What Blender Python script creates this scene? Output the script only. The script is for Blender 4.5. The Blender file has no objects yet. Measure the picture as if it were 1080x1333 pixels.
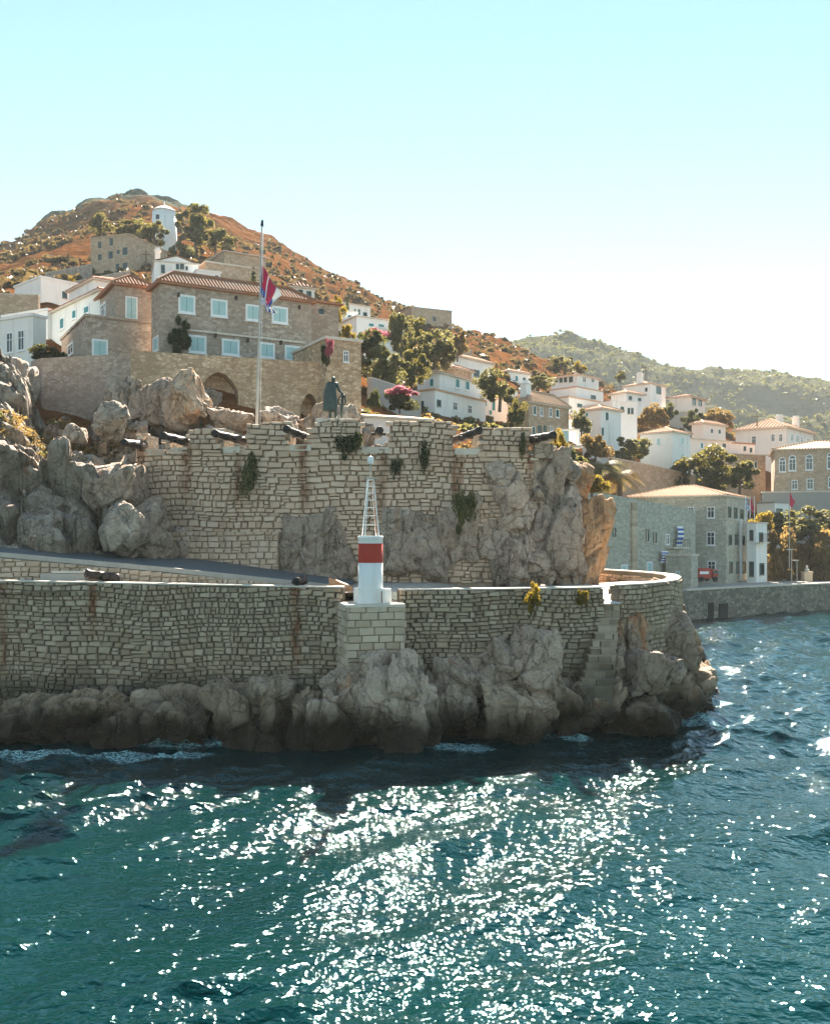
import bpy, bmesh, math, random
import numpy as np
from mathutils import Vector, Matrix, Euler

# ------------------------------------------------------------------ camera, sky, sun, exposure
scene = bpy.context.scene
col = scene.collection
F, HY, CZ = 1250.0, 700.0, 8.5          # focal length in photo pixels, horizon row, eye height above the sea
cam_d = bpy.data.cameras.new("camera")
cam = bpy.data.objects.new("camera", cam_d); col.objects.link(cam)
cam.location = (0, 0, CZ); cam.rotation_euler = (math.radians(90), 0, 0)
cam_d.sensor_fit = 'HORIZONTAL'; cam_d.sensor_width = 36.0
cam_d.lens = 36.0 * F / 1080.0
cam_d.shift_y = (HY - 666.5) / 1080.0
cam_d.clip_end = 20000.0
scene.camera = cam

SUN_EL, SUN_AZ = math.radians(38.0), math.radians(4.0)
world = bpy.data.worlds.new("World"); scene.world = world; world.use_nodes = True
wn = world.node_tree
sky_n = wn.nodes.new('ShaderNodeTexSky'); sky_n.sky_type = 'NISHITA'; sky_n.sun_disc = False
sky_n.sun_elevation = SUN_EL; sky_n.sun_rotation = SUN_AZ
sky_n.air_density = 0.85; sky_n.dust_density = 0.0; sky_n.ozone_density = 1.6; sky_n.altitude = 0
bgn = wn.nodes['Background']; bgn.inputs['Strength'].default_value = 0.052
tint = wn.nodes.new('ShaderNodeVectorMath'); tint.operation = 'MULTIPLY'; tint.inputs[1].default_value = (.98, 1.0, .80)   # slightly cyan summer sky
wn.links.new(sky_n.outputs[0], tint.inputs[0]); wn.links.new(tint.outputs[0], bgn.inputs['Color'])
to_sun = Vector((math.sin(SUN_AZ)*math.cos(SUN_EL), math.cos(SUN_AZ)*math.cos(SUN_EL), math.sin(SUN_EL)))
sl = bpy.data.lights.new("sun", 'SUN'); sl.energy = 4.8; sl.angle = math.radians(0.5); sl.color = (1.0, 0.90, 0.76)
sun = bpy.data.objects.new("sun", sl); col.objects.link(sun)
sun.rotation_euler = to_sun.to_track_quat('Z', 'Y').to_euler(); sun.location = (10, 60, 120)
vs = scene.view_settings
vs.view_transform = 'Standard'; vs.look = 'None'; vs.gamma = 1.0; vs.use_curve_mapping = False
vs.exposure = 2.52
scene.cycles.use_denoising = True
scene.cycles.max_bounces = 6; scene.cycles.diffuse_bounces = 3; scene.cycles.glossy_bounces = 3
scene.cycles.volume_bounces = 0; scene.cycles.transparent_max_bounces = 6
scene.cycles.sample_clamp_indirect = 6.0

# ------------------------------------------------------------------ helpers
rnd = random.Random(7)
def P(px, py, D): return Vector(((px-540)/F*D, D, CZ+(HY-py)/F*D))
def PXW(px, D): return (px-540)/F*D
def PZ(py, D): return CZ+(HY-py)/F*D

def _h(ix, iy, iz, seed):
    n = (ix.astype(np.int64)*374761393 + iy.astype(np.int64)*668265263 + iz.astype(np.int64)*2147483647 + seed*1274126177) & 0xFFFFFFFF
    n = ((n ^ (n >> 13)) * 1274126177) & 0xFFFFFFFF
    n = ((n ^ (n >> 16)) * 2246822519) & 0xFFFFFFFF
    n = n ^ (n >> 15)
    return (n & 0xFFFFFF) / float(0x1000000)
def vnoise(p, seed=0):
    i = np.floor(p).astype(np.int64); f = p - i; f = f*f*(3-2*f)
    r = 0
    for dx in (0, 1):
        for dy in (0, 1):
            for dz in (0, 1):
                w = (f[:, 0] if dx else 1-f[:, 0])*(f[:, 1] if dy else 1-f[:, 1])*(f[:, 2] if dz else 1-f[:, 2])
                r = r + w*_h(i[:, 0]+dx, i[:, 1]+dy, i[:, 2]+dz, seed)
    return r*2-1
def fbm(p, octv=4, seed=0, gain=0.5):
    a, r, q = 1.0, 0, p
    for k in range(octv):
        r = r + a*vnoise(q, seed+k*17); q = q*2.03+7.1; a *= gain
    return r
def worley(p, seed=0):
    """distance to nearest, second nearest, and random value of the nearest cell"""
    i = np.floor(p).astype(np.int64)
    f1 = np.full(len(p), 9.0); f2 = np.full(len(p), 9.0); cid = np.zeros(len(p))
    for dx in (-1, 0, 1):
        for dy in (-1, 0, 1):
            for dz in (-1, 0, 1):
                a, b, c = i[:, 0]+dx, i[:, 1]+dy, i[:, 2]+dz
                q = np.stack([a+_h(a, b, c, seed), b+_h(a, b, c, seed+1), c+_h(a, b, c, seed+2)], 1)
                d = np.sqrt(((q-p)**2).sum(1)); h = _h(a, b, c, seed+3)
                m = d < f1
                f2 = np.where(m, f1, np.minimum(f2, d)); cid = np.where(m, h, cid); f1 = np.where(m, d, f1)
    return f1, f2, cid

def facets(p, seed=0, tilt=1.0):
    """broken-rock relief: every cell is a flat face with its own step and slope; returns height and distance to the joint"""
    i = np.floor(p).astype(np.int64); n = len(p)
    f1 = np.full(n, 9.0); f2 = np.full(n, 9.0); best = np.zeros(n)
    for dx in (-1, 0, 1):
        for dy in (-1, 0, 1):
            for dz in (-1, 0, 1):
                a, b, c = i[:, 0]+dx, i[:, 1]+dy, i[:, 2]+dz
                q = np.stack([a+_h(a, b, c, seed), b+_h(a, b, c, seed+1), c+_h(a, b, c, seed+2)], 1)
                v = p-q; d = np.sqrt((v**2).sum(1))
                g = np.stack([_h(a, b, c, seed+4), _h(a, b, c, seed+5), _h(a, b, c, seed+6)], 1)-.5
                h = (_h(a, b, c, seed+3)-.5)+tilt*(v*g).sum(1)
                m = d < f1
                f2 = np.where(m, f1, np.minimum(f2, d)); best = np.where(m, h, best); f1 = np.where(m, d, f1)
    return best, f2-f1

def tag(o, label=None, cat=None, group=None, kind=None):
    if label: o['label'] = label
    if cat: o['category'] = cat
    if group: o['group'] = group
    if kind: o['kind'] = kind
    return o
def mobj(name, verts, faces, mat, parent=None, smooth=False):
    me = bpy.data.meshes.new(name)
    me.from_pydata([tuple(v) for v in verts] if not isinstance(verts, np.ndarray) else verts.tolist(), [], faces if not isinstance(faces, np.ndarray) else faces.tolist())
    me.update()
    if mat: me.materials.append(mat)
    if smooth: me.polygons.foreach_set('use_smooth', [True]*len(me.polygons))
    o = bpy.data.objects.new(name, me); col.objects.link(o)
    if parent: setpar(o, parent)
    return o
def setpar(o, parent):
    o.parent = parent
    if parent.location.length > 0 or parent.parent:
        pm = Matrix.Translation(parent.location) if parent.type == 'EMPTY' else Matrix.Identity(4)
        o.matrix_parent_inverse = pm.inverted()
    return o
def thing(name, label, cat, loc=(0, 0, 0), group=None, kind=None):
    e = bpy.data.objects.new(name, None); col.objects.link(e); e.location = loc; e.empty_display_size = .2
    return tag(e, label, cat, group, kind)
def grid_faces(nu, nv):
    i = np.arange((nu-1)*(nv-1)); r = i//(nv-1); c = i % (nv-1); a = r*nv+c
    return np.stack([a, a+nv, a+nv+1, a+1], 1)
def numesh(name, V, Q, mat, parent=None, smooth=True):
    me = bpy.data.meshes.new(name)
    n = Q.shape[1]
    me.vertices.add(len(V)); me.vertices.foreach_set('co', np.ascontiguousarray(V, dtype=np.float32).ravel())
    me.loops.add(len(Q)*n); me.loops.foreach_set('vertex_index', np.ascontiguousarray(Q, dtype=np.int32).ravel())
    me.polygons.add(len(Q)); me.polygons.foreach_set('loop_start', np.arange(0, len(Q)*n, n, dtype=np.int32))
    me.polygons.foreach_set('loop_total', np.full(len(Q), n, dtype=np.int32))
    me.polygons.foreach_set('use_smooth', np.full(len(Q), bool(smooth)))
    me.update(calc_edges=True); me.validate()
    if mat: me.materials.append(mat)
    o = bpy.data.objects.new(name, me); col.objects.link(o)
    if parent: setpar(o, parent)
    return o

class MB:
    def __init__(s): s.v, s.f = [], []
    def add(s, vs, fs):
        b = len(s.v); s.v += [Vector(q) for q in vs]; s.f += [tuple(b+i for i in f) for f in fs]; return s
    def box(s, o, x, y, z):                      # corner plus three edge vectors
        o, x, y, z = Vector(o), Vector(x), Vector(y), Vector(z)
        vs = [o, o+x, o+x+y, o+y, o+z, o+x+z, o+x+y+z, o+y+z]
        return s.add(vs, [(3, 2, 1, 0), (4, 5, 6, 7), (0, 1, 5, 4), (1, 2, 6, 5), (2, 3, 7, 6), (3, 0, 4, 7)])
    def cbox(s, c, sx, sy, sz, rz=0):
        c = Vector(c); M = Matrix.Rotation(rz, 3, 'Z')
        x, y, z = M@Vector((sx, 0, 0)), M@Vector((0, sy, 0)), Vector((0, 0, sz))
        return s.box(c-x/2-y/2-z/2, x, y, z)
    def tube(s, pts, rads, n=10, cap=True):
        pts = [Vector(p) for p in pts]
        if not hasattr(rads, '__len__'): rads = [rads]*len(pts)
        b = len(s.v)
        for i, p in enumerate(pts):
            t = (pts[min(i+1, len(pts)-1)]-pts[max(i-1, 0)]).normalized()
            a = t.cross(Vector((0, 0, 1)) if abs(t.z) < .95 else Vector((1, 0, 0))).normalized(); c = t.cross(a)
            for k in range(n):
                g = 2*math.pi*k/n; s.v.append(p+(a*math.cos(g)+c*math.sin(g))*rads[i])
        for i in range(len(pts)-1):
            for k in range(n):
                s.f.append((b+i*n+k, b+i*n+(k+1) % n, b+(i+1)*n+(k+1) % n, b+(i+1)*n+k))
        if cap:
            s.f.append(tuple(b+k for k in range(n))[::-1]); s.f.append(tuple(b+(len(pts)-1)*n+k for k in range(n)))
        return s
    def build(s, name, mat, parent=None, smooth=False): return mobj(name, s.v, s.f, mat, parent, smooth)

# ------------------------------------------------------------------ materials
def hexc(r, g, b): return (r, g, b, 1.0)
class NT:
    def __init__(s, name):
        s.m = bpy.data.materials.new(name); s.m.use_nodes = True; s.t = s.m.node_tree
        s.b = s.t.nodes['Principled BSDF']; s.out = s.t.nodes['Material Output']
    def n(s, typ, **kw):
        x = s.t.nodes.new(typ)
        for k, v in kw.items(): setattr(x, k, v)
        return x
    def put(s, sock, v):
        if isinstance(v, bpy.types.NodeSocket): s.t.links.new(v, sock)
        else: sock.default_value = v
    def pos(s, scale=(1, 1, 1), off=(0, 0, 0)):
        g = s.n('ShaderNodeNewGeometry'); m = s.n('ShaderNodeMapping')
        s.put(m.inputs['Vector'], g.outputs['Position']); m.inputs['Scale'].default_value = scale; m.inputs['Location'].default_value = off
        return m.outputs[0]
    def noise(s, vec, scale, detail=4, rough=.55, dist=0):
        x = s.n('ShaderNodeTexNoise'); s.put(x.inputs['Vector'], vec); x.inputs['Scale'].default_value = scale
        x.inputs['Detail'].default_value = detail; x.inputs['Roughness'].default_value = rough; x.inputs['Distortion'].default_value = dist
        return x.outputs[0]
    def vor(s, vec, scale, feature='F1', out='Distance', rand=1.0):
        x = s.n('ShaderNodeTexVoronoi', feature=feature); s.put(x.inputs['Vector'], vec); x.inputs['Scale'].default_value = scale
        x.inputs['Randomness'].default_value = rand
        return x.outputs[out]
    def ramp(s, fac, stops, interp='LINEAR'):
        x = s.n('ShaderNodeValToRGB'); s.put(x.inputs[0], fac); e = x.color_ramp; e.interpolation = interp
        while len(e.elements) < len(stops): e.elements.new(.5)
        for k, (p, c) in enumerate(stops):
            e.elements[k].position = p; e.elements[k].color = c if len(c) == 4 else (*c, 1)
        return x.outputs[0]
    def math(s, op, a, b=0.0, c=None, clamp=False):
        x = s.n('ShaderNodeMath', operation=op); x.use_clamp = clamp; s.put(x.inputs[0], a); s.put(x.inputs[1], b)
        if c is not None: s.put(x.inputs[2], c)
        return x.outputs[0]
    def mr(s, v, a, b, c=0.0, d=1.0, smooth=False):
        x = s.n('ShaderNodeMapRange'); x.interpolation_type = 'SMOOTHSTEP' if smooth else 'LINEAR'
        s.put(x.inputs[0], v)
        for k, q in zip((1, 2, 3, 4), (a, b, c, d)): s.put(x.inputs[k], q)
        return x.outputs[0]
    def mix(s, fac, a, b, blend='MIX'):
        x = s.n('ShaderNodeMix', data_type='RGBA', blend_type=blend); s.put(x.inputs[0], fac)
        s.put(x.inputs[6], a if isinstance(a, bpy.types.NodeSocket) else (*a[:3], 1)); s.put(x.inputs[7], b if isinstance(b, bpy.types.NodeSocket) else (*b[:3], 1))
        return x.outputs[2]
    def sep(s, vec):
        x = s.n('ShaderNodeSeparateXYZ'); s.put(x.inputs[0], vec); return x.outputs
    def bump(s, h, strength=.5, dist=.05, normal=None):
        x = s.n('ShaderNodeBump'); s.put(x.inputs['Height'], h); x.inputs['Strength'].default_value = strength; x.inputs['Distance'].default_value = dist
        if normal is not None: s.put(x.inputs['Normal'], normal)
        return x.outputs[0]
    def fin(s, color=None, rough=.85, normal=None, metallic=0.0, spec=.3):
        if color is not None: s.put(s.b.inputs['Base Color'], color if isinstance(color, bpy.types.NodeSocket) else (*color[:3], 1))
        s.put(s.b.inputs['Roughness'], rough); s.b.inputs['Metallic'].default_value = metallic
        s.b.inputs['Specular IOR Level'].default_value = spec
        if normal is not None: s.put(s.b.inputs['Normal'], normal)
        return s.m

M = {}
def plain(name, c, rough=.7, var=.18, scale=3.0, metallic=0, spec=.3, bump=.15):
    t = NT(name); p = t.pos()
    a = t.noise(p, scale, 5); b = t.noise(p, scale*6, 3)
    k = t.mr(t.math('MULTIPLY_ADD', a, .7, t.math('MULTIPLY', b, .3)), .3, .7, 1-var, 1+var)
    cc = t.n('ShaderNodeVectorMath', operation='SCALE'); cc.inputs[0].default_value = c[:3]; t.put(cc.inputs['Scale'], k)
    M[name] = t.fin(cc.outputs[0], rough, t.bump(b, bump, .02) if bump else None, metallic, spec)
    return M[name]

def rock_mat(name, c1, c2, c3, rust, rust_amt, wet=True):
    t = NT(name); p = t.pos()
    n1 = t.noise(p, .35, 6, .6); n2 = t.noise(p, 1.4, 6, .62); n3 = t.noise(p, 6, 5, .65); n4 = t.noise(p, 26, 4, .6)
    base = t.ramp(t.math('MULTIPLY_ADD', n2, .6, t.math('MULTIPLY', n3, .4)), [(.34, c1), (.5, c2), (.66, c3)])
    streak = t.noise(t.pos((1.6, 1.6, .22), (3, 1, 0)), 1.0, 5, .6)
    rm = t.mr(t.math('MULTIPLY_ADD', streak, .55, t.math('MULTIPLY', n1, .45)), .64-rust_amt, .74-rust_amt, 0, 1, True)
    base = t.mix(rm, base, rust)
    dark = t.noise(t.pos((2.3, 2.3, .3), (9, 4, 2)), 1.0, 6, .65)
    base = t.mix(t.mr(dark, .54, .66, 0, .75, True), base, (.095, .072, .05))
    base = t.mix(t.mr(n3, .35, .65, 0, .45), base, t.mix(.5, base, (.50, .43, .35)))
    sp = t.math('MULTIPLY', t.mr(n4, .3, .7, .80, 1.18), t.mr(t.n('ShaderNodeObjectInfo').outputs['Random'], 0, 1, .80, 1.18))
    vm = t.n('ShaderNodeVectorMath', operation='SCALE'); t.put(vm.inputs[0], base); t.put(vm.inputs['Scale'], sp); base = vm.outputs[0]
    rough = .88
    if wet:                                    # algae and wet rock up to the tide line
        z = t.sep(t.pos())[2]
        zz = t.math('ADD', t.math('MULTIPLY_ADD', t.noise(t.pos((1, 1, .5)), .55, 5, .65), -2.6, z), t.math('MULTIPLY', t.noise(p, 3.0, 3), -.5))
        wm = t.mr(zz, -.75, .65, 1, 0, True)
        base = t.mix(wm, base, t.mix(n2, (.022, .016, .010), (.075, .052, .030)))
        rough = t.mr(wm, 0, 1, .88, .42)
    cv = t.n('ShaderNodeVectorMath', operation='ADD'); t.put(cv.inputs[0], t.pos((.6, .6, .42), (2, 5, 1)))
    nw = t.n('ShaderNodeTexNoise'); t.put(nw.inputs['Vector'], p); nw.inputs['Scale'].default_value = 1.1; nw.inputs['Detail'].default_value = 5
    t.put(cv.inputs[1], nw.outputs['Color']); cr = t.vor(cv.outputs[0], 1.0, 'DISTANCE_TO_EDGE')
    crk = t.mr(cr, .0, .035, 0, 1)
    h = t.math('ADD', t.math('MULTIPLY_ADD', n3, 1.2, t.math('MULTIPLY', n4, .45)), t.math('MULTIPLY', crk, .8))
    M[name] = t.fin(base, rough, t.bump(h, 1.0, .17), 0, .3)
rock_mat('rock', (.30, .205, .145), (.57, .42, .315), (.72, .575, .455), (.54, .245, .115), .06)
rock_mat('rock_grey', (.28, .21, .16), (.52, .415, .325), (.67, .56, .46), (.42, .20, .10), .05)
rock_mat('rock_orange_bounce', (.34, .18, .09), (.60, .32, .15), (.68, .46, .29), (.66, .29, .10), .09, False)  # orange rock, with warm bounce off the sunlit terrace painted into its colour
rock_mat('rock_rust', (.28, .19, .125), (.54, .39, .265), (.68, .555, .42), (.56, .25, .10), .14, False)
rock_mat('rock_shore', (.25, .165, .10), (.52, .37, .245), (.70, .545, .39), (.52, .235, .09), .07)

def stone_mat(name, c1, c2, c3, rust_x=None, z_hi=13.2, wetz=None, rnd_src='OBJ', xmap=None):
    t = NT(name); p = t.pos()
    n1 = t.noise(p, .5, 5, .6); n2 = t.noise(p, 3.2, 4, .6); n3 = t.noise(p, 22, 4, .6)
    if rnd_src == 'OBJ': r = t.n('ShaderNodeObjectInfo').outputs['Random']
    else:
        a = t.n('ShaderNodeAttribute'); a.attribute_name = 'tone'; r = a.outputs['Fac']
    k = t.math('MULTIPLY_ADD', r, .6, t.math('MULTIPLY', n2, .4))
    base = t.ramp(k, [(.12, c1), (.5, c2), (.9, c3)])
    base = t.mix(t.mr(n1, .45, .7, 0, .5, True), base, t.mix(.5, base, (.34, .20, .11)))
    dk = t.noise(t.pos((1.3, 1.3, .25), (4, 7, 1)), 1.0, 6, .65)
    base = t.mix(t.mr(dk, .58, .72, 0, .5, True), base, (.085, .075, .06))
    if rust_x:
        xyz = t.sep(p); nz = t.noise(t.pos((1, 1, .35)), 2.2, 4, .6)
        m = None
        for (x, w, z0) in rust_x:
            xx = t.math('ADD', xyz[0], t.math('MULTIPLY_ADD', t.noise(t.pos((0, 0, .6), (x, 0, 0)), 1.0, 2), .5, -x-.25))
            g = t.mr(t.math('ABSOLUTE', xx), w*.25, w, 1, 0, True)
            g = t.math('MULTIPLY', g, t.mr(xyz[2], z0, z0+2.2, 0, 1, True))
            m = g if m is None else t.math('MAXIMUM', m, g)
        m = t.math('MULTIPLY', m, t.mr(nz, .3, .62, 0, 1))
        m = t.math('MULTIPLY', m, t.mr(xyz[2], z_hi, z_hi+.3, 1, 0))
        base = t.mix(t.math('MULTIPLY', m, .85), base, (.20, .075, .03))
    rough = .88
    if wetz is not None:
        z = t.sep(p)[2]; zz = t.math('MULTIPLY_ADD', n1, -2.0, z)
        wm = t.mr(zz, wetz-1, wetz+.6, 1, 0, True)
        base = t.mix(t.math('MULTIPLY', wm, .8), base, (.05, .042, .03))
    h = t.math('MULTIPLY_ADD', n2, .7, t.math('MULTIPLY', n3, .3))
    M[name] = t.fin(base, rough, t.bump(h, .6, .035), 0, .25)

def rubble_mat(name, c1, c2, c3, mortar, sc=(2.2, 2.2, 3.4), warm=None, wide=.05):
    """stone masonry too far off for single stones"""
    t = NT(name); p = t.pos(sc); p0 = t.pos()
    d = t.n('ShaderNodeVectorMath', operation='ADD'); t.put(d.inputs[0], p)
    nz = t.n('ShaderNodeTexNoise'); t.put(nz.inputs['Vector'], p0); nz.inputs['Scale'].default_value = 1.5
    sc2 = t.n('ShaderNodeVectorMath', operation='SCALE'); t.put(sc2.inputs[0], nz.outputs['Color']); sc2.inputs['Scale'].default_value = .5
    t.put(d.inputs[1], sc2.outputs[0]); p = d.outputs[0]
    cell = t.n('ShaderNodeTexVoronoi'); t.put(cell.inputs['Vector'], p); cell.inputs['Scale'].default_value = 1
    rs = t.sep(cell.outputs['Color'])[0]
    e = t.vor(p, 1.0, 'DISTANCE_TO_EDGE')
    n2 = t.noise(p0, 7, 4); n1 = t.noise(p0, .4, 5)
    base = t.ramp(t.math('MULTIPLY_ADD', rs, .7, t.math('MULTIPLY', n2, .3)), [(.1, c1), (.5, c2), (.88, c3)])
    if warm: base = t.mix(t.mr(n1, .4, .65, 0, .6, True), base, warm)
    mk = t.mr(e, wide*.4, wide, 0, 1)
    base = t.mix(mk, mortar, base)
    st = t.noise(t.pos((1.4, 1.4, .2), (1, 2, 3)), 1, 5, .6)
    base = t.mix(t.mr(st, .6, .75, 0, .35, True), base, (.10, .085, .07))
    h = t.math('ADD', t.math('MULTIPLY', mk, .7), t.math('MULTIPLY', n2, .4))
    M[name] = t.fin(base, .9, t.bump(h, .8, .05), 0, .2)

def plaster(name, c, stain=(.35, .31, .27), amt=.35):
    t = NT(name); p = t.pos()
    n = t.noise(p, .6, 6, .6); s = t.noise(t.pos((1.2, 1.2, .15), (2, 8, 0)), 1, 6, .62); f = t.noise(p, 12, 4)
    base = t.mix(t.mr(n, .3, .7, 0, .3), c, tuple(x*.82 for x in c))
    base = t.mix(t.mr(s, .52, .75, 0, amt, True), base, stain)
    M[name] = t.fin(base, .9, t.bump(f, .25, .02), 0, .2)

def leafmat(name, c_dark, c_light, trans, tf=.45):
    t = NT(name); p = t.pos()
    a = t.n('ShaderNodeAttribute'); a.attribute_name = 'tone'
    n = t.noise(p, .9, 3)
    k = t.math('MULTIPLY_ADD', a.outputs['Fac'], .6, t.math('MULTIPLY', n, .4))
    c = t.ramp(k, [(.15, c_dark), (.85, c_light)])
    t.fin(c, .6, None, 0, .25)
    tr = t.n('ShaderNodeBsdfTranslucent'); t.put(tr.inputs['Color'], t.mix(.5, c, trans))
    mx = t.n('ShaderNodeMixShader'); mx.inputs[0].default_value = tf
    t.t.links.new(t.b.outputs[0], mx.inputs[1]); t.t.links.new(tr.outputs[0], mx.inputs[2]); t.t.links.new(mx.outputs[0], t.out.inputs['Surface'])
    M[name] = t.m

plaster('white', (.84, .82, .79)); plaster('white_cool', (.80, .80, .76)); plaster('cream', (.80, .74, .68)); plaster('pink', (.78, .68, .62))
plaster('grey_plaster', (.36, .34, .31))
plain('white_paint', (.80, .80, .79), .45, .06); plain('red_paint', (.40, .045, .03), .4, .12); plain('teal_shutter', (.05, .24, .26), .5, .15)
plain('pale_shutter', (.42, .60, .60), .5, .1); plain('green_shutter', (.03, .10, .09), .5, .1)
plain('glass_dark', (.035, .05, .055), .12, .2, 2, 0, .5, 0); plain('iron', (.050, .036, .028), .62, .5, 5, .2, .35); plain('bronze', (.055, .075, .065), .5, .35, 6, .5, .4)
plain('wood', (.26, .16, .09), .7, .3, 5); plain('pole_grey', (.42, .40, .36), .5, .15); plain('asphalt', (.13, .14, .14), .85, .15, 2)
plain('concrete', (.42, .38, .33), .9, .2, 1.2); plain('paving', (.45, .40, .34), .9, .2, 1.5); plain('mortar', (.42, .32, .23), .95, .3, 4)
plain('mortar_dark', (.17, .145, .105), .95, .3, 4); plain('bark', (.12, .085, .06), .9, .3, 5); plain('coping', (.62, .55, .46), .9, .15, 2)
plain('flag_blue', (.04, .10, .36), .8, .1); plain('flag_white', (.8, .8, .8), .8, .05); plain('flag_red', (.52, .03, .08), .8, .1); plain('tyre', (.02, .02, .02), .8, .1)
plain('lamp_glass', (.75, .76, .74), .2, .05); plain('cord', (.1, .1, .1), .8, .1)
def tile_mat():
    t = NT('tile'); p = t.pos()
    n = t.noise(p, 2.5, 4); n2 = t.noise(p, 11, 3); n0 = t.noise(p, .5, 4)
    c = t.ramp(t.math('MULTIPLY_ADD', n2, .6, t.math('MULTIPLY', n, .4)), [(.25, (.22, .09, .05)), (.5, (.38, .17, .09)), (.75, (.50, .27, .16))])
    c = t.mix(t.mr(n0, .45, .7, 0, .4, True), c, (.33, .26, .20))
    M['tile'] = t.fin(c, .85, t.bump(n2, .4, .03), 0, .2)
    t = NT('tile_pale'); p = t.pos(); n2 = t.noise(p, 8, 3); n0 = t.noise(p, .5, 4)
    c = t.ramp(t.math('MULTIPLY_ADD', n2, .6, t.math('MULTIPLY', n0, .4)), [(.25, (.42, .24, .14)), (.55, (.56, .35, .22)), (.8, (.62, .46, .33))])
    M['tile_pale'] = t.fin(c, .85, t.bump(n2, .4, .03), 0, .2)
tile_mat()
rubble_mat('mansion_stone', (.27, .215, .17), (.43, .345, .275), (.57, .475, .39), (.37, .295, .23), (3.0, 3.0, 5.2), (.40, .305, .235))
rubble_mat('retaining_stone', (.36, .255, .165), (.58, .42, .27), (.74, .57, .40), (.37, .26, .155), (2.7, 2.7, 5.0), (.37, .25, .165), .06)
rubble_mat('teal_stone', (.38, .36, .295), (.48, .455, .37), (.57, .53, .44), (.34, .32, .26), (1.9, 1.9, 3.6), None, .05)
rubble_mat('quay_stone', (.13, .125, .10), (.21, .195, .155), (.30, .275, .22), (.12, .11, .085), (1.6, 1.6, 2.6), None, .06)
rubble_mat('brown_stone', (.40, .29, .20), (.50, .365, .25), (.58, .44, .32), (.37, .27, .19), (2, 2, 3), None, .05)
leafmat('leaf_pine', (0.026, 0.044, 0.014), (0.085, 0.105, 0.032), (0.5, 0.38, 0.08), 0.42)
leafmat('leaf_olive', (0.05, 0.062, 0.028), (0.14, 0.15, 0.06), (0.48, 0.4, 0.12), 0.42)
leafmat('leaf_dark', (0.018, 0.034, 0.015), (0.06, 0.08, 0.03), (0.3, 0.27, 0.06), 0.4)
leafmat('leaf_dry', (0.085, 0.065, 0.025), (0.2, 0.145, 0.055), (0.55, 0.34, 0.1), 0.45)
leafmat('leaf_gold', (.10, .085, .015), (.28, .21, .03), (.65, .45, .04), .5)
leafmat('leaf_pink', (0.3, 0.06, 0.1), (0.5, 0.16, 0.22), (0.6, 0.22, 0.26), 0.5)
leafmat('leaf_scrub', (.045, .038, .018), (.12, .088, .042), (.34, .22, .07), .3)

plaster('beacon_white', (.80, .79, .76), (.42, .27, .15), .45); plaster('beacon_red', (.42, .05, .032), (.20, .05, .035), .6)
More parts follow.
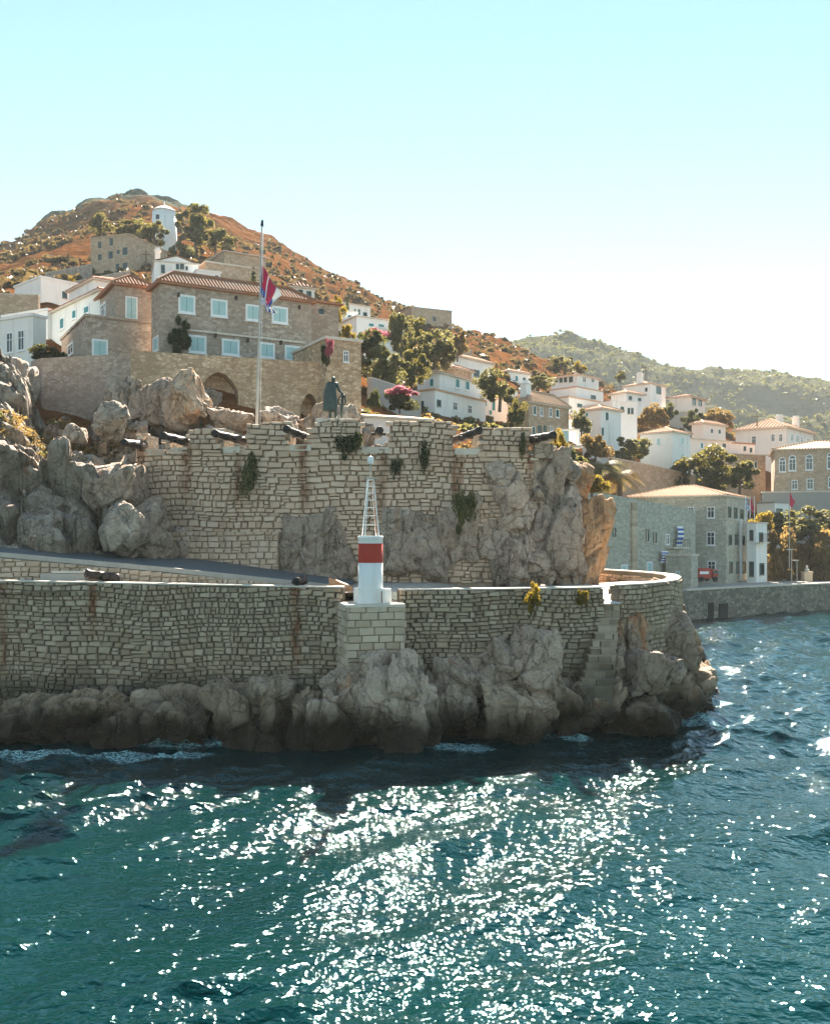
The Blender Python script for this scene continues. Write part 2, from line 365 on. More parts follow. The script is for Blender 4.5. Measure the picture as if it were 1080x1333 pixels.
# ------------------------------------------------------------------ terrain
# per bearing (given as a photo column): distance -> ground height
TAB = {
 -700: [(40, 5), (47, 8.8), (52, 11), (60, 17), (68, 20), (80, 23), (110, 33), (150, 44), (200, 58), (290, 85), (360, 80), (480, 60)],
 -250: [(40, 5), (47, 8.4), (52, 11), (60, 17), (68, 20), (80, 23), (110, 34), (150, 46), (200, 62), (300, 95), (360, 88), (480, 60)],
 0:    [(40, 5), (46.6, 7.2), (50, 11), (56, 15), (63, 19.5), (75, 22), (85, 24.2), (110, 35.3), (140, 45), (200, 64), (300, 99.5), (360, 88), (480, 60)],
 60:   [(40, 5), (46.6, 7.0), (50, 10), (56, 13), (63, 15), (70, 16.5), (80, 22), (85, 25), (110, 35.5), (150, 49), (200, 67), (320, 114), (380, 95), (500, 60)],
 120:  [(40, 5), (47, 6.6), (50, 9.5), (56, 12.6), (63, 14.0), (70, 15.5), (75, 20), (90, 26), (115, 35.5), (160, 51.5), (200, 68), (335, 126.5), (390, 105), (500, 60)],
 180:  [(40, 5), (52.6, 5.5), (55.5, 11), (58.4, 12.8), (62, 14.4), (69, 15.8), (75, 22), (90, 27), (115, 36.5), (165, 54), (200, 69.5), (345, 133.5), (400, 110), (520, 60)],
 250:  [(40, 5), (53.0, 5.5), (55.0, 12.2), (59.4, 13.2), (62, 15.2), (69, 16.8), (75, 22), (90, 27), (120, 37.5), (165, 55), (200, 68.5), (340, 126), (400, 100), (520, 55)],
 350:  [(40, 5), (53.0, 5.5), (55.0, 12.4), (59.4, 13.0), (63, 14.6), (70, 16.6), (80, 22), (100, 28.5), (130, 38.5), (165, 50), (200, 62), (330, 112), (400, 90), (520, 50)],
 450:  [(40, 5), (53.0, 5.5), (55.0, 12.4), (59.4, 13.0), (63, 13.6), (70, 15.0), (80, 18.5), (100, 25.5), (135, 35.5), (165, 43.5), (200, 54), (310, 91.5), (380, 75), (520, 45)],
 540:  [(40, 5), (53.0, 5.5), (55.0, 12.4), (59.4, 12.8), (63, 13.0), (72, 14.0), (90, 18.5), (110, 23.0), (135, 30), (165, 39), (200, 49.5), (290, 77.0), (360, 60), (520, 40)],
 640:  [(40, 5), (53.5, 5.5), (56.0, 12.2), (59.4, 12.2), (63, 11.5), (75, 12.5), (95, 16.5), (112, 20.3), (135, 26.5), (165, 36.0), (200, 46), (270, 65.0), (330, 55), (520, 35)],
 720:  [(40, 5), (53.5, 5.5), (55.0, 10.5), (57.4, 10.5), (60, 8.5), (75, 9.0), (95, 11), (115, 17.6), (135, 22), (165, 30.5), (200, 41), (255, 54.5), (330, 45), (520, 30)],
 775:  [(40, 3), (53.5, 5.5), (55.4, 6.0), (60, 5.2), (75, 4.6), (97, 4.2), (104, 9.5), (125, 16.3), (145, 21), (170, 28), (200, 36), (245, 48.5), (320, 40), (520, 26)],
 830:  [(40, -4), (46, 4), (52, 5.6), (62, 5.2), (75, 4.6), (97, 3.0), (118, 6.0), (127, 10), (135, 17.5), (170, 26.5), (205, 35.5), (235, 41.5), (320, 36), (520, 24)],
 868:  [(40, -6), (48, -4), (56, 3), (66, 5.0), (78, 4.4), (97, 2.9), (120, 3.0), (130, 8), (140, 17.2), (175, 26.5), (210, 36), (230, 39.5), (320, 34), (520, 22)],
 905:  [(40, -6), (60, -6), (90, -6), (98, -4), (101, 1.0), (124, 3.0), (134, 8), (145, 16.5), (175, 25.0), (205, 33.5), (225, 36.5), (320, 32), (520, 20)],
 990:  [(40, -6), (60, -6), (90, -6), (103, -4), (108, 1.0), (126, 3.0), (138, 8), (150, 12.0), (175, 22.0), (205, 29), (230, 31.5), (320, 30), (520, 20)],
 1080: [(40, -6), (60, -6), (95, -6), (110, -4), (115, 1.0), (130, 3.2), (140, 9), (155, 14), (178, 21.5), (205, 28), (230, 30.0), (320, 30), (520, 20)],
 1400: [(40, -6), (60, -6), (110, -6), (130, -4), (136, 1.0), (150, 3.2), (165, 9), (185, 14), (210, 20), (240, 26), (270, 30.0), (360, 30), (520, 20)],
 1800: [(40, -6), (60, -6), (140, -6), (160, -4), (166, 1.0), (180, 3.2), (200, 9), (220, 14), (250, 20), (290, 26), (330, 30.0), (400, 30), (520, 20)],
}
TC = np.array(sorted(TAB)); TD = [np.array(TAB[c]) for c in TC]
def ground(x, y):
    x = np.atleast_1d(np.asarray(x, float)); y = np.atleast_1d(np.asarray(y, float))
    px = np.clip(540+F*x/np.maximum(y, 1), TC[0], TC[-1]-1e-3)
    k = np.clip(np.searchsorted(TC, px, side='right')-1, 0, len(TC)-2)
    t = (px-TC[k])/(TC[k+1]-TC[k]); t = t*t*(3-2*t)*.5+t*.5
    Z = np.stack([np.interp(y, d[:, 0], d[:, 1]) for d in TD], 0)
    i = np.arange(len(px))
    return Z[k, i]*(1-t)+Z[k+1, i]*t
def gz(x, y): return float(ground(x, y)[0])

def hill_material(name, summit=True, soil=((.11, .042, .015), (.19, .075, .027), (.26, .115, .05)), green=(.09, .055, .022)):
    t = NT(name); p = t.pos()
    n0 = t.noise(p, .018, 5, .6); n1 = t.noise(p, .09, 6, .65); n2 = t.noise(p, .55, 5, .65); n3 = t.noise(p, 2.6, 4, .6)
    c = t.ramp(t.math('MULTIPLY_ADD', n2, .5, t.math('MULTIPLY', n1, .5)), [(.3, soil[0]), (.5, soil[1]), (.7, soil[2])])
    c = t.mix(t.mr(n3, .52, .7, 0, .8, True), c, green)
    c = t.mix(t.mr(n1, .5, .68, 0, .6, True), c, tuple(x*.8 for x in green))
    rk = t.mr(t.math('MULTIPLY_ADD', n2, .5, t.math('MULTIPLY', n3, .5)), .57, .63, 0, .8, True)
    c = t.mix(t.math('MULTIPLY', rk, .7), c, (.20, .135, .09))
    if summit:
        z = t.sep(p)[2]; zz = t.math('MULTIPLY_ADD', n1, 22, z)
        x = t.sep(p)[0]
        lim = t.math('MULTIPLY_ADD', t.math('MAXIMUM', t.math('ADD', x, 75), 0), 1.1, t.math('MULTIPLY_ADD', t.math('ADD', x, 95), .14, 124))
        sm = t.mr(t.math('SUBTRACT', zz, lim), -6, 6, 0, 1, True)
        c = t.mix(sm, c, t.ramp(n2, [(.3, (.06, .07, .045)), (.5, (.12, .125, .09)), (.7, (.21, .195, .155))]))
    h = t.math('MULTIPLY_ADD', n2, 1.0, t.math('MULTIPLY', n3, .35))
    M[name] = t.fin(c, 1.0, t.bump(h, .9, .8), 0, .0)
hill_material('hill')
hill_material('far_hill', False, ((.07, .075, .04), (.11, .105, .06), (.155, .13, .08)), (.04, .06, .028))

colsN = np.concatenate([np.linspace(-700, -40, 60, endpoint=False), np.linspace(-40, 1120, 420, endpoint=False), np.linspace(1120, 1800, 50)])
Ds = np.concatenate([np.linspace(66, 130, 90, endpoint=False), np.linspace(130, 360, 150, endpoint=False), np.linspace(360, 520, 30)])
PXg, Dg = np.meshgrid(colsN, Ds, indexing='ij')
X = ((PXg-540)/F*Dg).ravel(); Y = Dg.ravel(); Z = ground(X, Y)
pp = np.stack([X, Y, Z], 1)
far = np.clip((Y-140)/120, 0, 1)
Zn = fbm(pp*np.array([.05, .05, .02]), 5, 3)*far*2.2 + fbm(pp*.25, 4, 5)*(.15+far*.55)
f1, f2, cid = worley(pp*np.array([.11, .11, .05]), 5)
rocky = np.clip((Z-98)/16, 0, 1)*np.clip((-20-X)/25, 0, 1)
Zn += rocky*((cid-.35)*2.6 + np.minimum(f2-f1, .3)*2.0)
land = np.clip((Z-3.5)/3, 0, 1)
hillside = numesh('hillside', np.stack([X, Y, Z+Zn*land], 1), grid_faces(len(colsN), len(Ds)), M['hill'])
tag(hillside, 'dry brown hillside with grey rocky summit behind the town', kind='structure')

# distant hill across the bay
fr = np.array([(-900, 560), (200, 520), (500, 490), (600, 462), (660, 449), (690, 442), (745, 440), (800, 452), (850, 467), (885, 477), (920, 481), (960, 489), (1000, 489), (1040, 495), (1080, 498), (1180, 505), (1400, 530), (2100, 560)], float)
cF = np.linspace(-700, 1900, 420); dF = np.concatenate([np.linspace(400, 980, 110), np.linspace(1000, 1500, 20)])
a_, b_ = np.meshgrid(cF, dF, indexing='ij'); ridge = CZ+(HY-np.interp(a_, fr[:, 0], fr[:, 1]))/F*900
tt = np.clip((b_-400)/500, 0, 1); zz = 8+(ridge-8)*(tt**.85); zz = np.where(b_ > 900, ridge-(b_-900)*.25, zz)
X = ((a_-540)/F*b_).ravel(); Y = b_.ravel(); pp = np.stack([X, Y, 0*X], 1)
rid = 1-np.abs(fbm(pp*.006, 4, 21)); 
Zf = zz.ravel()+(rid-.6)*26*np.sin(np.pi*np.clip((Y-400)/560, 0, 1))+fbm(pp*.03, 4, 9)*4+fbm(pp*.12, 3, 11)*1.2
distant = numesh('distant_hill', np.stack([X, Y, Zf], 1), grid_faces(len(cF), len(dF)), M['far_hill'])
tag(distant, 'hazy green distant hill beyond the far houses', kind='structure')

# scrub on both hills
def scrub(name, label, n, dmin, dmax, pmin, pmax, zf, size, mat, seed, parent=None, hmin=30, leaves=26):
    rs = np.random.RandomState(seed); Vs, ts = [], []
    D = dmin+(dmax-dmin)*rs.rand(n)**.8; px = pmin+(pmax-pmin)*rs.rand(n)
    x = (px-540)/F*D; z = zf(x, D)
    den = fbm(np.stack([x*.03, D*.03, 0*x], 1), 3, seed)
    ok = (den > -.55) & (z > hmin); x, D, z = x[ok], D[ok], z[ok]; k = len(x)
    s = size*(.45+rs.rand(k)**2*1.4)
    off = rs.normal(size=(k, leaves, 3)); off /= np.linalg.norm(off, axis=2, keepdims=True); off *= (rs.rand(k, leaves, 1)**.4)
    off[:, :, 2] = np.abs(off[:, :, 2])*.8
    c = np.stack([x, D, z], 1)[:, None, :]+off*s[:, None, None]
    a = rs.normal(size=(k, leaves, 3)); a /= np.linalg.norm(a, axis=2, keepdims=True)
    b = np.cross(a, rs.normal(size=(k, leaves, 3))); b /= np.linalg.norm(b, axis=2, keepdims=True)
    q = (.20+.16*rs.rand(k, leaves, 1))*s[:, None, None]*1.5
    V = np.stack([c-a*q-b*q, c+a*q-b*q, c+a*q+b*q, c-a*q+b*q], 2).reshape(-1, 3)
    o = numesh(name, V, np.arange(len(V)).reshape(-1, 4), M[mat], None, False)
    tone(o, np.repeat(np.clip(rs.rand(k, leaves)*.5+rs.rand(k, 1)*.5, 0, 1).ravel(), 4))
    return tag(o, label, None, None, 'stuff')
def tone(o, vals):
    at = o.data.attributes.new('tone', 'FLOAT', 'POINT'); at.data.foreach_set('value', np.asarray(vals, np.float32))
scrub('scrub', 'low dry scrub dotted over the brown hillside', 5200, 125, 345, -60, 980, lambda x, y: ground(x, y)+fbm(np.stack([x, y, ground(x, y)], 1)*np.array([.05, .05, .02]), 5, 3)*np.clip((y-140)/120, 0, 1)*2.2, .72, 'leaf_scrub', 4, None, 28, 16)
scrub('scrub', 'weeds and low bushes filling the gardens between the town houses', 1300, 63, 150, 440, 1100, lambda x, y: ground(x, y)-.1, .55, 'leaf_olive', 14, None, 7, 22)
scrub('scrub', 'dry grass clumps on the bare slopes between the town houses', 1500, 63, 190, 430, 1100, lambda x, y: ground(x, y)-.1, .38, 'leaf_dry', 15, None, 7, 22)
def fz(x, y):
    i = np.clip(np.searchsorted(cF, 540+F*x/y), 1, len(cF)-1); j = np.clip(np.searchsorted(dF, y), 1, len(dF)-1)
    return Zf.reshape(len(cF), len(dF))[i, j]
scrub('scrub', 'dark green scrub spread over the distant hazy hill', 7000, 480, 930, 600, 1150, fz, 1.35, 'leaf_dark', 8, None, 10, 10)

# ------------------------------------------------------------------ sea
def water_mat():
    t = NT('sea_water'); p = t.pos()
    b1 = t.noise(t.pos((1, 1.3, 1)), 2.9, 2, .5, .2); b2 = t.noise(t.pos((1, 1.2, 1)), 8, 1, .5)
    h = t.math('MULTIPLY_ADD', b1, 1.0, t.math('MULTIPLY', b2, .14))
    d = t.noise(p, .05, 3)
    c = t.mix(t.mr(d, .35, .65), (.000, .0125, .0125), (.000, .022, .0215))
    a = t.n('ShaderNodeAttribute'); a.attribute_name = 'foam'
    fn = t.noise(t.pos((.8, 1.6, 1), (3, 0, 0)), 2.2, 6, .7, 1.2); v = t.vor(t.pos((1, 2.0, 1)), 2.4, 'DISTANCE_TO_EDGE')
    fn2 = t.noise(t.pos((1, 2.6, 1), (7, 0, 0)), 7.0, 5, .7, .8)
    web = t.math('MAXIMUM', t.math('MULTIPLY', t.mr(v, .0, .14, 1, 0, True), t.mr(fn2, .40, .6, 0, 1)), t.mr(fn2, .47, .60, 0, 1, True))
    fm = t.math('MULTIPLY', t.mr(t.math('MULTIPLY_ADD', fn, .9, a.outputs['Fac']), .62, .98, 0, 1, True), web)
    fm = t.math('MULTIPLY', fm, t.mr(a.outputs['Fac'], .05, .3, 0, .9))
    c = t.mix(fm, c, (.45, .72, .72))
    t.b.inputs['IOR'].default_value = 1.39
    t.b.inputs['Specular Tint'].default_value = (.34, .95, .93, 1)
    M['sea_water'] = t.fin(c, t.mr(fm, 0, 1, .045, .8), t.bump(h, .9, .115), 0, .5)
water_mat()
def axis(lo, hi, step, ends):
    a = list(np.arange(lo, hi, step)); s = step
    x = hi
    while x < ends[1]: a.append(x); s *= 1.16; x += s
    a.append(ends[1]); s = step; x = lo-step; b = []
    while x > ends[0]: b.append(x); s *= 1.16; x -= s
    b.append(ends[0])
    return np.array(b[::-1]+a)
def graded(knots, lo_end, hi_end):
    a = []
    for (x0, x1, st) in knots: a += list(np.arange(x0, x1-1e-6, st))
    s, x = knots[-1][2], knots[-1][1]
    while x < hi_end: a.append(x); s *= 1.2; x += s
    a.append(hi_end); s, x, b = knots[0][2], knots[0][0], []
    s *= 1.2; x -= s
    while x > lo_end: b.append(x); s *= 1.2; x -= s
    return np.array([lo_end]+b[::-1]+a)
xs = graded([(-21, 24, .13), (24, 62, .30)], -6000, 6000); ys = graded([(13, 48, .125), (48, 118, .26)], -3000, 9000)
gx, gy = np.meshgrid(xs, ys, indexing='ij'); X = gx.ravel(); Y = gy.ravel()
rs = np.random.RandomState(12); Zw = np.zeros_like(X); dX = np.zeros_like(X); dY = np.zeros_like(X)
warp = fbm(np.stack([X*.06, Y*.06, 0*X], 1), 2, 31); gust = np.clip(.85+.6*fbm(np.stack([X*.045+9, Y*.06, 0*X], 1), 2, 77), .3, 1.5)
sx = np.gradient(xs); sy = np.gradient(ys); spc = np.maximum(sx[:, None], sy[None, :]).ravel()
for i in range(52):
    L = .55*(11**rs.rand()); th = math.radians(-62+rs.normal()*34); k = 2*math.pi/L
    amp = .0128*L*(.5+rs.rand()) if L < 2.2 else .0055*L*(.5+rs.rand())
    ph = k*(X*math.cos(th)+Y*math.sin(th))+rs.rand()*6.28+warp*1.5*k**.3
    damp = np.clip((L/spc-2.2)/2.0, 0, 1)
    g = gust if L < 2.5 else 1.0
    Zw += g*amp*damp*np.sin(ph); dX -= .8*g*amp*damp*math.cos(th)*np.cos(ph)*-1; dY -= .8*g*amp*damp*math.sin(th)*np.cos(ph)*-1
foam = np.zeros_like(X)
FO = [(245, 968, 2.6, .9), (205, 984, 2.2, .5), (20, 985, 1.8, .5), (75, 985, 1.6, .4), (600, 974, 1.4, .6), (705, 960, 1.6, .6), (905, 938, 1.1, 1.2), (928, 915, .8, 1.3), (290, 968, 1.1, 1.0), (745, 966, .8, .4)]
for px, py, rx, ry in FO:
    D = CZ*F/(py-HY); x0 = PXW(px, D)
    foam = np.maximum(foam, np.exp(-(((X-x0)/rx)**2+((Y-D)/ry)**2)))
Zw += foam*(.10+.16*np.abs(fbm(np.stack([X*2.2, Y*2.2, 0*X], 1), 3, 6)))
sea = numesh('sea', np.stack([X+dX, Y+dY, Zw], 1), grid_faces(len(xs), len(ys))[:, ::-1][:, :], M['sea_water'])
at = sea.data.attributes.new('foam', 'FLOAT', 'POINT'); at.data.foreach_set('value', foam.astype(np.float32))
tag(sea, 'teal rippled sea glittering in the low sun', kind='structure')

# ------------------------------------------------------------------ rocks
_ico = {}
def ico(sub):
    if sub not in _ico:
        bm = bmesh.new(); bmesh.ops.create_icosphere(bm, subdivisions=sub, radius=1.0)
        V = np.array([v.co[:] for v in bm.verts]); Q = np.array([[v.index for v in f.verts] for f in bm.faces]); bm.free()
        _ico[sub] = (V, Q)
    return _ico[sub]
def rock(name, c, dims, seed, mat='rock', parent=None, sub=5, pw=30, cracks=1.0, tilt=12, rough=1.0):
    """angular limestone block: softened intersection of planes, worn, cracked; dims = full width, depth, height"""
    rs = np.random.RandomState(seed); V, Q = ico(sub)
    n = rs.normal(size=(12, 3)); n /= np.linalg.norm(n, axis=1, keepdims=True)
    n = np.vstack([n, np.eye(3), -np.eye(3)]); hh = np.concatenate([.66+.36*rs.rand(12), .9+.12*rs.rand(6)])
    r = (np.maximum(V@n.T, 0)/hh)**pw
    W = V*(r.sum(1)**(-1.0/pw))[:, None]
    R = np.array(Euler((math.radians(rs.uniform(-tilt, tilt)), math.radians(rs.uniform(-tilt, tilt)), rs.uniform(-.5, .5))).to_matrix())
    half = np.array(dims)/2.0; W = (W@R.T)*half+np.array(c)
    nn = V@R.T; s = float(min(dims)); q = W*.55/max(.7, s*.4)+seed*3.1
    W = W+np.stack([fbm(q, 2, seed+61), fbm(q, 2, seed+62), fbm(q, 2, seed+63)], 1)*.10*s
    k = 1.0/max(.5, s*.42)
    h1, e1 = facets(W*np.array([.80, .80, .55])*k+seed*.37, seed, 1.6); h2, e2 = facets(W*np.array([2.1, 2.1, 1.3])*k+seed*.11, seed+30, 1.6)
    disp = rough*(fbm(W*.9/max(.6, s*.5)+seed, 3, seed)*.03*s+fbm(W*5.0, 3, seed+5)*.022) + cracks*(h1*.19*s-np.exp(-e1/.018)*.12*s+h2*.055*s-np.exp(-e2/.04)*.022*s)
    return numesh(name, W+nn*disp[:, None], Q, M[mat], parent, True)
def rock_px(px, py, wpx, hpx, D, depth, seed, mat='rock', parent=None, name='boulder', **kw):
    c = P(px, py, D+depth*.35); k = D/F
    return rock(name, c, (wpx*k, depth, hpx*k), seed, mat, parent, **kw)

# hi-res cliff below the mansion and above the ramp
cx = np.linspace(-420, 500, 470); cd = np.concatenate([np.linspace(45.8, 63, 150), np.linspace(63.2, 72, 40)])
a_, b_ = np.meshgrid(cx, cd, indexing='ij'); X = ((a_-540)/F*b_).ravel(); Y = b_.ravel(); Z = ground(X, Y)-.25
pp = np.stack([X, Y, Z], 1)
wz = pp+np.stack([fbm(pp*.35, 3, 41), fbm(pp*.35, 3, 42), fbm(pp*.35, 3, 43)], 1)*.35
h1, e1 = facets(wz*np.array([.20, .20, .25]), 51, 1.7); h2, e2 = facets(wz*np.array([.75, .75, .7])+3, 62, 1.7); h3, e3 = facets(wz*2.1, 73, 1.5)
dsp = h1*3.6-np.exp(-e1/.022)*1.0+h2*.9-np.exp(-e2/.03)*.34+h3*.20-np.exp(-e3/.05)*.06+fbm(pp*2.0, 4, 8)*.09+.4
edge = np.clip((Y-46.4)/1.6, 0, 1)
inside = np.where((X > PXW(178, 52)) & (Y < 61), .08, 1.0); dsp = dsp*edge*inside
nv = np.stack([.25+0*X, -.72+0*X, .65+0*X], 1)
cliff = numesh('cliff', pp+nv*dsp[:, None], grid_faces(len(cx), len(cd)), M['rock_grey'])
tag(cliff, 'broken grey limestone cliff below the stone mansion', kind='structure')
for i, (px, py, w, h, D, dp, m) in enumerate([
    (152, 637, 70, 84, 50, 4, 'rock'), (198, 702, 66, 92, 49.6, 3.4, 'rock'), (160, 690, 70, 60, 47.6, 2.4, 'rock_grey'), (96, 566, 26, 30, 55, 1.6, 'rock_grey'),
    (145, 548, 44, 46, 55, 2.4, 'rock_grey'), (166, 520, 54, 56, 63, 3, 'rock_grey'), (220, 534, 100, 66, 61.5, 4, 'rock'), (250, 520, 54, 66, 61, 3.5, 'rock_rust'),
    
    (20, 500, 60, 50, 66, 4, 'rock_grey'), (60, 700, 40, 26, 46.8, 1.2, 'rock'),
    (300, 545, 60, 30, 62, 3, 'rock'), (412, 552, 56, 56, 62, 3.4, 'rock_rust'), (365, 548, 60, 40, 62, 3, 'rock'), (445, 545, 40, 34, 62, 2, 'rock_grey')]):
    rock_px(px, py, w, h, D, dp, 300+i, m, cliff)

# rock shelf at the water line: base mass, then the single boulders
def shelf(name, path, z_top, wob, seed, mat, label, depth=3.2):
    pts = [Vector((x, y, 0)) for x, y in path]; seg = [(pts[i+1]-pts[i]).length for i in range(len(pts)-1)]; Lt = sum(seg)
    ns = int(Lt/.16); nt = 46; V = []
    for i in range(ns):
        s = Lt*i/(ns-1); k = 0
        while k < len(seg)-1 and s > seg[k]: s -= seg[k]; k += 1
        p = pts[k].lerp(pts[k+1], s/seg[k]); d = (pts[k+1]-pts[k]).normalized(); n = Vector((d.y, -d.x, 0))
        zt = z_top(p.x)
        for j in range(nt):
            t = j/(nt-1); out = depth*(1-t)**.55*(.62+.38*math.sin(i*.21+seed)*math.sin(i*.083+1)) ; z = -1.4+(zt+1.4)*(t**.8)
            q = p+n*(out-.5); V.append((q.x, q.y, z))
    V = np.array(V); W = V+np.stack([fbm(V*.5, 3, seed), fbm(V*.5, 3, seed+1), fbm(V*.5, 3, seed+2)], 1)*.25
    h1, e1 = facets(W*np.array([.45, .45, .5]), seed, 1.7); h2, e2 = facets(W*1.25, seed+9, 1.6)
    d = h1*wob*1.5-np.exp(-e1/.03)*.4+h2*.5-np.exp(-e2/.04)*.12+fbm(V*2.6, 3, seed)*.06+.25
    o = numesh(name, V+np.array([0, -.75, .4])*d[:, None], grid_faces(ns, nt)[:, ::-1], M[mat])
    return tag(o, label, kind='structure')
shelf1 = shelf('shore_rock', [(-34, 43.2), (-18, 42.4), (-3, 41.2), (0.2, 41.4), (8, 43)], lambda x: (.9 if x < -6 else 1.3)+.4*math.sin(x*.7+1)+.3*math.sin(x*1.9)-(.5 if x > 0 else 0), .8, 60, 'rock_shore', 'dark wet bedrock along the foot of the sea wall', 1.7)
shelf2 = shelf('shore_rock', [(6.5, 43.2), (9.5, 44), (12.2, 46.2), (14.4, 49.5), (15.6, 54), (17.5, 62), (22, 80), (26.5, 97)], lambda x: 3.6+.5*math.sin(x*1.3) if x < 15 else 2.6, .9, 71, 'rock_shore', 'dark bedrock carrying the curved parapet at the point', 2.2)
SH = [  # px, py, w, h, D, depth, material, label
 (95, 932, 150, 84, 39.4, 4.0, 'rock_shore', 'long low whale-backed boulder at the water under the lone cannon'),
 (163, 945, 74, 74, 39.2, 2.8, 'rock_shore', 'brown upright boulder beside the whale-backed rock'),
 (30, 948, 100, 60, 39.3, 3.0, 'rock_shore', 'low dark wet boulder washed by foam at the end of the wall'),
 (236, 938, 96, 82, 39.0, 3.2, 'rock_shore', 'rounded brown boulder behind the largest patch of foam'),
 (330, 935, 100, 108, 38.9, 3.2, 'rock_shore', 'tall ribbed boulder at the water beside the largest foam patch'),
 (352, 900, 64, 36, 39.8, 2.2, 'rock', 'small pale block perched above the ribbed boulder'),
 (392, 938, 70, 96, 39.0, 3.0, 'rock_shore', 'narrow brown boulder wedged between ribbed and pale rocks'),
 (445, 925, 92, 118, 38.6, 3.0, 'rock', 'pale smooth boulder leaning on the biggest rock below the beacon'),
 (465, 886, 36, 42, 38.9, 1.4, 'rock', 'small round-topped rock in the notch below the beacon pedestal'),
 (517, 918, 90, 142, 38.1, 3.6, 'rock', 'biggest bulky boulder directly below the beacon pedestal'),
 (585, 902, 76, 86, 39.8, 2.6, 'rock', 'grooved grey boulder beside the biggest rock below the beacon'),
 (640, 858, 66, 76, 40.6, 2.4, 'rock', 'square-shouldered boulder set into the sea wall under the yellow bush'),
 (694, 856, 66, 84, 40.4, 2.6, 'rock', 'pale flat-topped boulder set into the wall right under the yellow bush'),
 (622, 892, 34, 36, 39.9, 1.2, 'rock', 'little cube of rust-brown rock wedged under the square-shouldered boulder'),
 (672, 925, 110, 84, 39.6, 3.0, 'rock_shore', 'broad wet rock at the water below the flat-topped boulder'),
 (735, 925, 70, 70, 40.2, 2.6, 'rock_shore', 'dark squat rock at the water beside the foot of the stairs'),
 (773, 915, 76, 62, 40.4, 2.6, 'rock_shore', 'layered rock ledge at the foot of the stairs'),
 (838, 880, 88, 66, 41.4, 3.2, 'rock', 'pale knobbly boulder beside the stairs at the point'),
 (824, 932, 118, 58, 41.2, 3.6, 'rock_shore', 'wide rust-stained base rock under the pale knobbly boulder'),
 (832, 868, 36, 48, 42.5, 1.6, 'rock', 'small pale horned rock on top of the knobbly boulder'),
 (900, 893, 46, 66, 46.5, 3.0, 'rock_shore', 'black wet outermost rock at the tip of the point'),
 (880, 866, 50, 100, 45.5, 3.0, 'rock_shore', 'grey slab leaning against the point below the curved parapet'),
 (872, 820, 54, 92, 45.6, 2.6, 'rock', 'tan cliff block directly under the curved parapet'),
 (824, 835, 44, 80, 43.6, 2.0, 'rock_rust', 'orange-stained rock face between stairs and curved parapet'),
 (905, 912, 40, 26, 45.6, 2.2, 'rock_shore', 'low black rock awash at the tip of the point')]
for i, (px, py, w, h, D, dp, m, lb) in enumerate(SH):
    o = rock_px(px, py, w, h, D, dp, 500+i, m, None, 'boulder', sub=6 if w*h > 4500 else 5)
    tag(o, lb, 'rock', 'boulders along the shore')
# outcrop that ends the battery wall, one mass of named blocks
outcrop = thing('rock_outcrop', 'huge rounded limestone outcrop ending the battery wall, orange on its far side', 'rock', (7, 54, 6))
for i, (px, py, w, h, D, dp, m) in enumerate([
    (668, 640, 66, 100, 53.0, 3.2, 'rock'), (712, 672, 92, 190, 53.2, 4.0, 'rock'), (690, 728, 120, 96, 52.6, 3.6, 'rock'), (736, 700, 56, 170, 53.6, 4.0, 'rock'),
    (752, 722, 86, 130, 55.0, 5.0, 'rock_orange_bounce'), (642, 690, 46, 100, 52.9, 2.4, 'rock'), (655, 735, 60, 70, 52.3, 2.4, 'rock'), (738, 650, 60, 110, 55.6, 4, 'rock_orange_bounce'), (715, 610, 56, 50, 54.0, 3, 'rock_grey')]):
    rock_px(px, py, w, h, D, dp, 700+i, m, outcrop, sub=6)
for i, (px, py, w, h, D, dp, m, lb) in enumerate([
    (538, 712, 82, 100, 51.9, 2.2, 'rock', 'wedge-shaped boulder at the foot of the battery wall behind the beacon'),
    (592, 690, 86, 100, 52.1, 2.2, 'rock', 'large cracked boulder under the hanging green plant'),
    (516, 680, 44, 60, 52.2, 1.6, 'rock_grey', 'grey slab set high in the battery wall behind the lattice mast'),
    (402, 716, 82, 92, 51.9, 1.8, 'rock', 'broad rust-streaked boulder at the wall foot behind the end-on cannon'),
    (432, 690, 30, 56, 52.0, 1.2, 'rock', 'egg-shaped boulder in the wall beside the lattice mast'),
    (448, 735, 36, 60, 51.9, 1.4, 'rock', 'dark narrow boulder in the wall gap behind the beacon'),
    (372, 690, 40, 56, 52.5, 1.2, 'rock', 'rust-brown knob of rock in the battery wall above the road'),
    (238, 720, 60, 70, 52.4, 1.6, 'rock', 'low pale boulder where the battery wall meets the cliff')]):
    tag(rock_px(px, py, w, h, D, dp, 760+i, m, None, 'boulder'), lb, 'rock', 'boulders at the battery wall foot')

def tufts(name, label, C, size, mat, seed, leaves=22, parent=None):
    rs = np.random.RandomState(seed); k = len(C); s = size*(.5+rs.rand(k)**2*1.3)
    off = rs.normal(size=(k, leaves, 3)); off /= np.linalg.norm(off, axis=2, keepdims=True); off *= rs.rand(k, leaves, 1)**.5; off[:, :, 2] = np.abs(off[:, :, 2])*.8
    c = C[:, None, :]+off*s[:, None, None]; a = rs.normal(size=(k, leaves, 3)); a /= np.linalg.norm(a, axis=2, keepdims=True)
    b = np.cross(a, rs.normal(size=(k, leaves, 3))); b /= np.linalg.norm(b, axis=2, keepdims=True); q = (.12+.14*rs.rand(k, leaves, 1))*s[:, None, None]
    V = np.stack([c-a*q*1.6-b*q*.4, c+a*q*1.6-b*q*.4, c+a*q*1.6+b*q*.4, c-a*q*1.6+b*q*.4], 2).reshape(-1, 3)
    o = numesh(name, V, np.arange(len(V)).reshape(-1, 4), M[mat], parent, False); tone(o, np.repeat(rs.rand(k*leaves), 4)); return tag(o, label, None, None, 'stuff')
